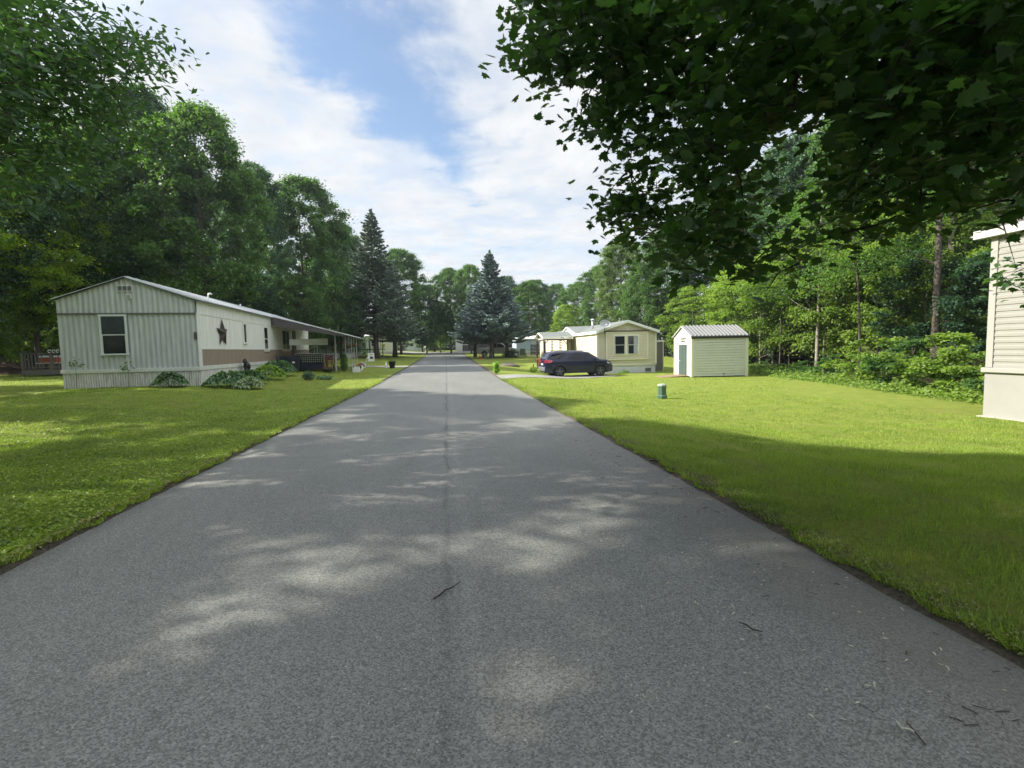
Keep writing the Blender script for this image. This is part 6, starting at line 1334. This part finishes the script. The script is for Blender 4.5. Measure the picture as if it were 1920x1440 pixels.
# ------------------------------------------------------------------ grass blades, clover, litter
GRM = leafmat('grass_blade', (.048,.108,.014), (.280,.370,.058), .36, tcol=(1.4,1.6,.5), vscale=.9, rough=.5)
def blades(name, areas, seed, m, label, tall=1.0):
    rng = np.random.default_rng(seed); Vs = []; tot = 0
    for (xf, y0, y1, dens, h, w) in areas:
        # xf(y) -> (xa, xb)
        ymid = np.linspace(y0, y1, 40); wid = np.array([max(0, xf(y)[1]-xf(y)[0]) for y in ymid]); n = int(dens*wid.mean()*(y1-y0))
        cdf = np.cumsum(wid)/wid.sum(); y = np.interp(rng.random(n), cdf, ymid)+rng.uniform(-.5,.5,n)*(y1-y0)/40
        xa = np.interp(y, ymid, [xf(q)[0] for q in ymid]); xb = np.interp(y, ymid, [xf(q)[1] for q in ymid]); x = xa+rng.random(n)*(xb-xa)
        z = T(x, y)-.005; cl = .75+.5*np.sin(x*2.3+1.1*np.sin(y*1.9))*np.cos(y*2.7); cl2 = np.sin(x*6.1+2*np.sin(y*4.3))*np.cos(y*5.7+x); hh = h*rng.uniform(.4,1.2,n)*(.72+.30*cl+.30*cl2)
        a = rng.uniform(0, 6.28, n); ln = rng.uniform(.15,.95,n)*hh; ww = w*rng.uniform(.6,1.3,n)*.5
        b = np.stack([x, y, z], 1); side = np.stack([np.cos(a), np.sin(a), 0*a], 1)*ww[:,None]; a2 = a+rng.uniform(.8,2.3,n)
        tip = b+np.stack([np.cos(a2)*ln, np.sin(a2)*ln, hh], 1)
        Vs.append(np.stack([b-side, b+side, tip], 1)); tot += n
    V = np.concatenate(Vs); rn = rng.random(len(V)); o = np_mesh(name, V.reshape(-1,3), np.arange(3*len(V)).reshape(-1,3), m, None, rn)
    return tag(o, label, 'grass', kind='stuff')
def wl(k): return lambda y: (max(-k*y-1.0, -13.5), RX0+.02)
def wr(k): return lambda y: (RX1-.01, min(k*y+.6, 13.3))
blades('grass', [(wl(.86), 3.2, 6.5, 4200, .055, .0055), (wl(.86), 6.5, 10, 1900, .055, .009), (wl(.86), 10, 19.5, 620, .055, .016), (lambda y: (max(-.8*y, -30), RX0-.03), 19.5, 36, 90, .06, .03)], 201, GRM, 'mown grass of the left lawn')
blades('grass', [(wr(1.30), 1.6, 6.5, 3600, .075, .0055), (wr(1.30), 6.5, 10, 1900, .06, .009), (wr(1.25), 10, 19, 560, .055, .016), (lambda y: (RX1+.05, min(.75*y, 18)), 19, 28, 110, .06, .03)], 202, GRM, 'mown grass of the right lawn')
# broad-leaved clover and weeds mixed into the near left lawn and along both road edges
rng = np.random.default_rng(203); n = 30000; y = 3+11*rng.random(n)**1.3; x = RX0-.05-rng.random(n)**1.1*(y*.86-2.2).clip(.3, 9); P = np.stack([x, y, T(x,y)+rng.uniform(.015,.05,n)], 1)
v, f = leaf_cards(P, rng.normal(size=(n,3))*.4+[0,0,1], rng.uniform(.018,.05,n), rng.uniform(.014,.036,n), rng); tag(np_mesh('clover', v, f, GRM, None, rng.random(n)), 'clover mixed into the near left lawn', 'ground cover', kind='stuff')
n = 5200; y = 1.8+16*rng.random(n)**1.5; x = RX1-.03+np.abs(rng.normal(size=n))*.13; P = np.stack([x, y, T(x,y)+rng.uniform(.005,.04,n)], 1)
v, f = leaf_cards(P, rng.normal(size=(n,3))*.5+[0,0,1], rng.uniform(.012,.04,n), rng.uniform(.006,.018,n), rng); tag(np_mesh('edge_weeds', v, f, leafmat('edge_weed', (.06,.08,.02), (.25,.26,.10), .3), None, rng.random(n)), 'weeds and clippings along the right road edge', 'ground cover', kind='stuff')
n = 3600; y = 3.6+24*rng.random(n)**1.5; x = RX0+.03-np.abs(rng.normal(size=n))*.06; P = np.stack([x, y, T(x,y)+rng.uniform(.005,.045,n)], 1)
v, f = leaf_cards(P, rng.normal(size=(n,3))*.5+[0,0,1], rng.uniform(.02,.06,n), rng.uniform(.012,.03,n), rng); tag(np_mesh('edge_weeds', v, f, MATS['edge_weed'], None, rng.random(n)), 'weeds overhanging the left road edge', 'ground cover', kind='stuff')
for nm_, ex, sg, lab in (('verge_grass', RX1-.01, 1, 'longer grass tufts along the right road edge'), ('verge_grass', RX0+.03, -1, 'longer grass tufts along the left road edge')):
    n = 17000; y = 1.8+24*rng.random(n)**1.7; tuft = (np.sin(y*7.3)+np.sin(y*3.1+1)+np.sin(y*17+2))*.025; x = ex+sg*(tuft+np.abs(rng.normal(size=n))*.10-.02)
    z = T(x, y)-.006; h_ = rng.uniform(.015,.070,n)*(1+7*tuft)*rng.uniform(.4,1.2,n); a = rng.uniform(0, 6.28, n); w_ = (.003+.0006*y)*rng.uniform(.6,1.3,n)
    b_ = np.stack([x,y,z],1); sd2 = np.stack([np.cos(a),np.sin(a),0*a],1)*w_[:,None]; a2 = a+rng.uniform(.8,2.3,n); tip_ = b_+np.stack([np.cos(a2)*h_*.6-sg*h_*.25, np.sin(a2)*h_*.6, h_],1)
    tag(np_mesh(nm_, np.stack([b_-sd2,b_+sd2,tip_],1).reshape(-1,3), np.arange(3*n).reshape(-1,3), GRM, None, rng.random(n)), lab, 'grass', kind='stuff')
def roadz(x, y): return Tz(x*.3, y)-.012
# maple keys and twig crumbs scattered at the right of the road
rng = np.random.default_rng(210); n = 230; y = 1.6+8*rng.random(n)**1.2; x = 2.70-np.abs(rng.normal(size=n))*.85; k_ = x > -1; x, y = x[k_], y[k_]; n = len(x)
P = np.stack([x, y, [roadz(a, b)+.007 for a, b in zip(x, y)]], 1); v, f = leaf_cards(P, rng.normal(size=(n,3))*.15+[0,0,1], rng.uniform(.018,.040,n), rng.uniform(.006,.011,n), rng, fold=.05)
tag(np_mesh('maple_keys', v, f, mat('dry_key', (.50,.50,.36), .7, var=.4, vscale=20), None, rng.random(n)), 'pale fallen maple keys scattered over the right side of the road', 'litter', kind='stuff')
g = MB(); r2 = random.Random(9)
for k in range(150):
    y_ = 1.6+8.5*r2.random()**1.2; x_ = 2.74-abs(r2.gauss(0, .55)); L_ = r2.uniform(.01,.06); a = r2.uniform(0, 6.28); z_ = roadz(x_, y_)+.004
    g.tube([(x_, y_, z_), (x_+L_*math.cos(a), y_+L_*math.sin(a), z_+.002)], r2.uniform(.0010,.0026), 4, smooth=False)
tag(g.build('twig_litter', DARKWOOD), 'dark twig crumbs along the right side of the road', 'litter', kind='stuff')
def stick(pts, r, label, cat='stick'):
    g = MB(); P = []
    for u, v in pts:
        d = ray(u, v); k = (0.0-EYE)/d[2]; P.append((d[0]*k, d[1]*k, r+.001))
    o = g.tube(P, [r*.7, r, r, r*.7, r*.5][:len(P)] if len(P) <= 5 else r, 6).build('stick', DARKWOOD); return tag(o, label, cat)
stick([(812,1125),(824,1118),(835,1108),(848,1103),(862,1093)], .006, 'dark crooked twig lying across the middle of the near road')
stick([(1218,866),(1226,865),(1233,866),(1241,868)], .013, 'short pale piece of bark at the right road edge below the utility pedestal')
stick([(1386,1168),(1400,1173),(1412,1182),(1430,1186)], .004, 'dark thin twig in the lower middle right of the road')
stick([(1700,1355),(1712,1370),(1722,1382),(1735,1398)], .0035, 'thin curved stalk near the bottom right of the road')
def key_pair(u, v, s, a, label):
    d = ray(u, v); k = -EYE/d[2]; t = thing('maple_key', label, 'maple key', (d[0]*k, d[1]*k, .006), a); g = MB()
    for sg in (0, 1):
        b = sg*1.9; P = [(0,0),(.25,.13),(.7,.16),(1,.05),(.95,-.08),(.5,-.05)]; c_, s_ = math.cos(b), math.sin(b)
        g.add([((p*c_-q*s_)*s, (p*s_+q*c_)*s, (.004 if 0 < p < .9 else 0)) for p, q in P], [tuple(range(6))])
    g.blob((0,0,.002), (.006,.005,.004), 6, 4); g.build('wing', MATS['dry_key'], t)
key_pair(1640,1290,.042,.8,'pale green maple key standing out near the lower right of the road')
key_pair(1692,1368,.040,-.6,'long pale maple key close to the bottom right corner')
key_pair(1775,1252,.032,2.2,'maple key right of the pale green one')
key_pair(1335,1085,.030,1.2,'maple key in the middle of the right road half')
key_pair(1303,1132,.028,-1.1,'white maple key just below the middle right of the road')

# ------------------------------------------------------------------ summer haze
hz = MB(); hz.box(-95, 95, -60, 150, -3.5, 32); h_o = hz.build('haze', mat('haze_air', (1,1,1)))
hm = MATS['haze_air']; hm.node_tree.nodes.clear(); _o = hm.node_tree.nodes.new('ShaderNodeOutputMaterial'); _v = hm.node_tree.nodes.new('ShaderNodeVolumePrincipled')
_v.inputs['Color'].default_value = (.80,.88,1,1); _v.inputs['Density'].default_value = .0004; _v.inputs['Anisotropy'].default_value = .3
hm.node_tree.links.new(_v.outputs[0], _o.inputs['Volume']); tag(h_o, 'thin bluish summer haze over the whole street', 'haze', kind='stuff')
S.cycles.volume_bounces = 0

# protos that were only patterns are removed when nothing uses them
for o in [q for q in bpy.data.objects if q.name.startswith('proto_') and q.parent is None]:
    for c in kids(o): bpy.data.objects.remove(c)
    bpy.data.objects.remove(o)
for o in bpy.data.objects:
    if o.name.startswith('flowers'): o['kind'] = 'stuff'
print('objects', len(bpy.data.objects), 'faces', sum(len(o.data.polygons) for o in bpy.data.objects if o.type == 'MESH'))
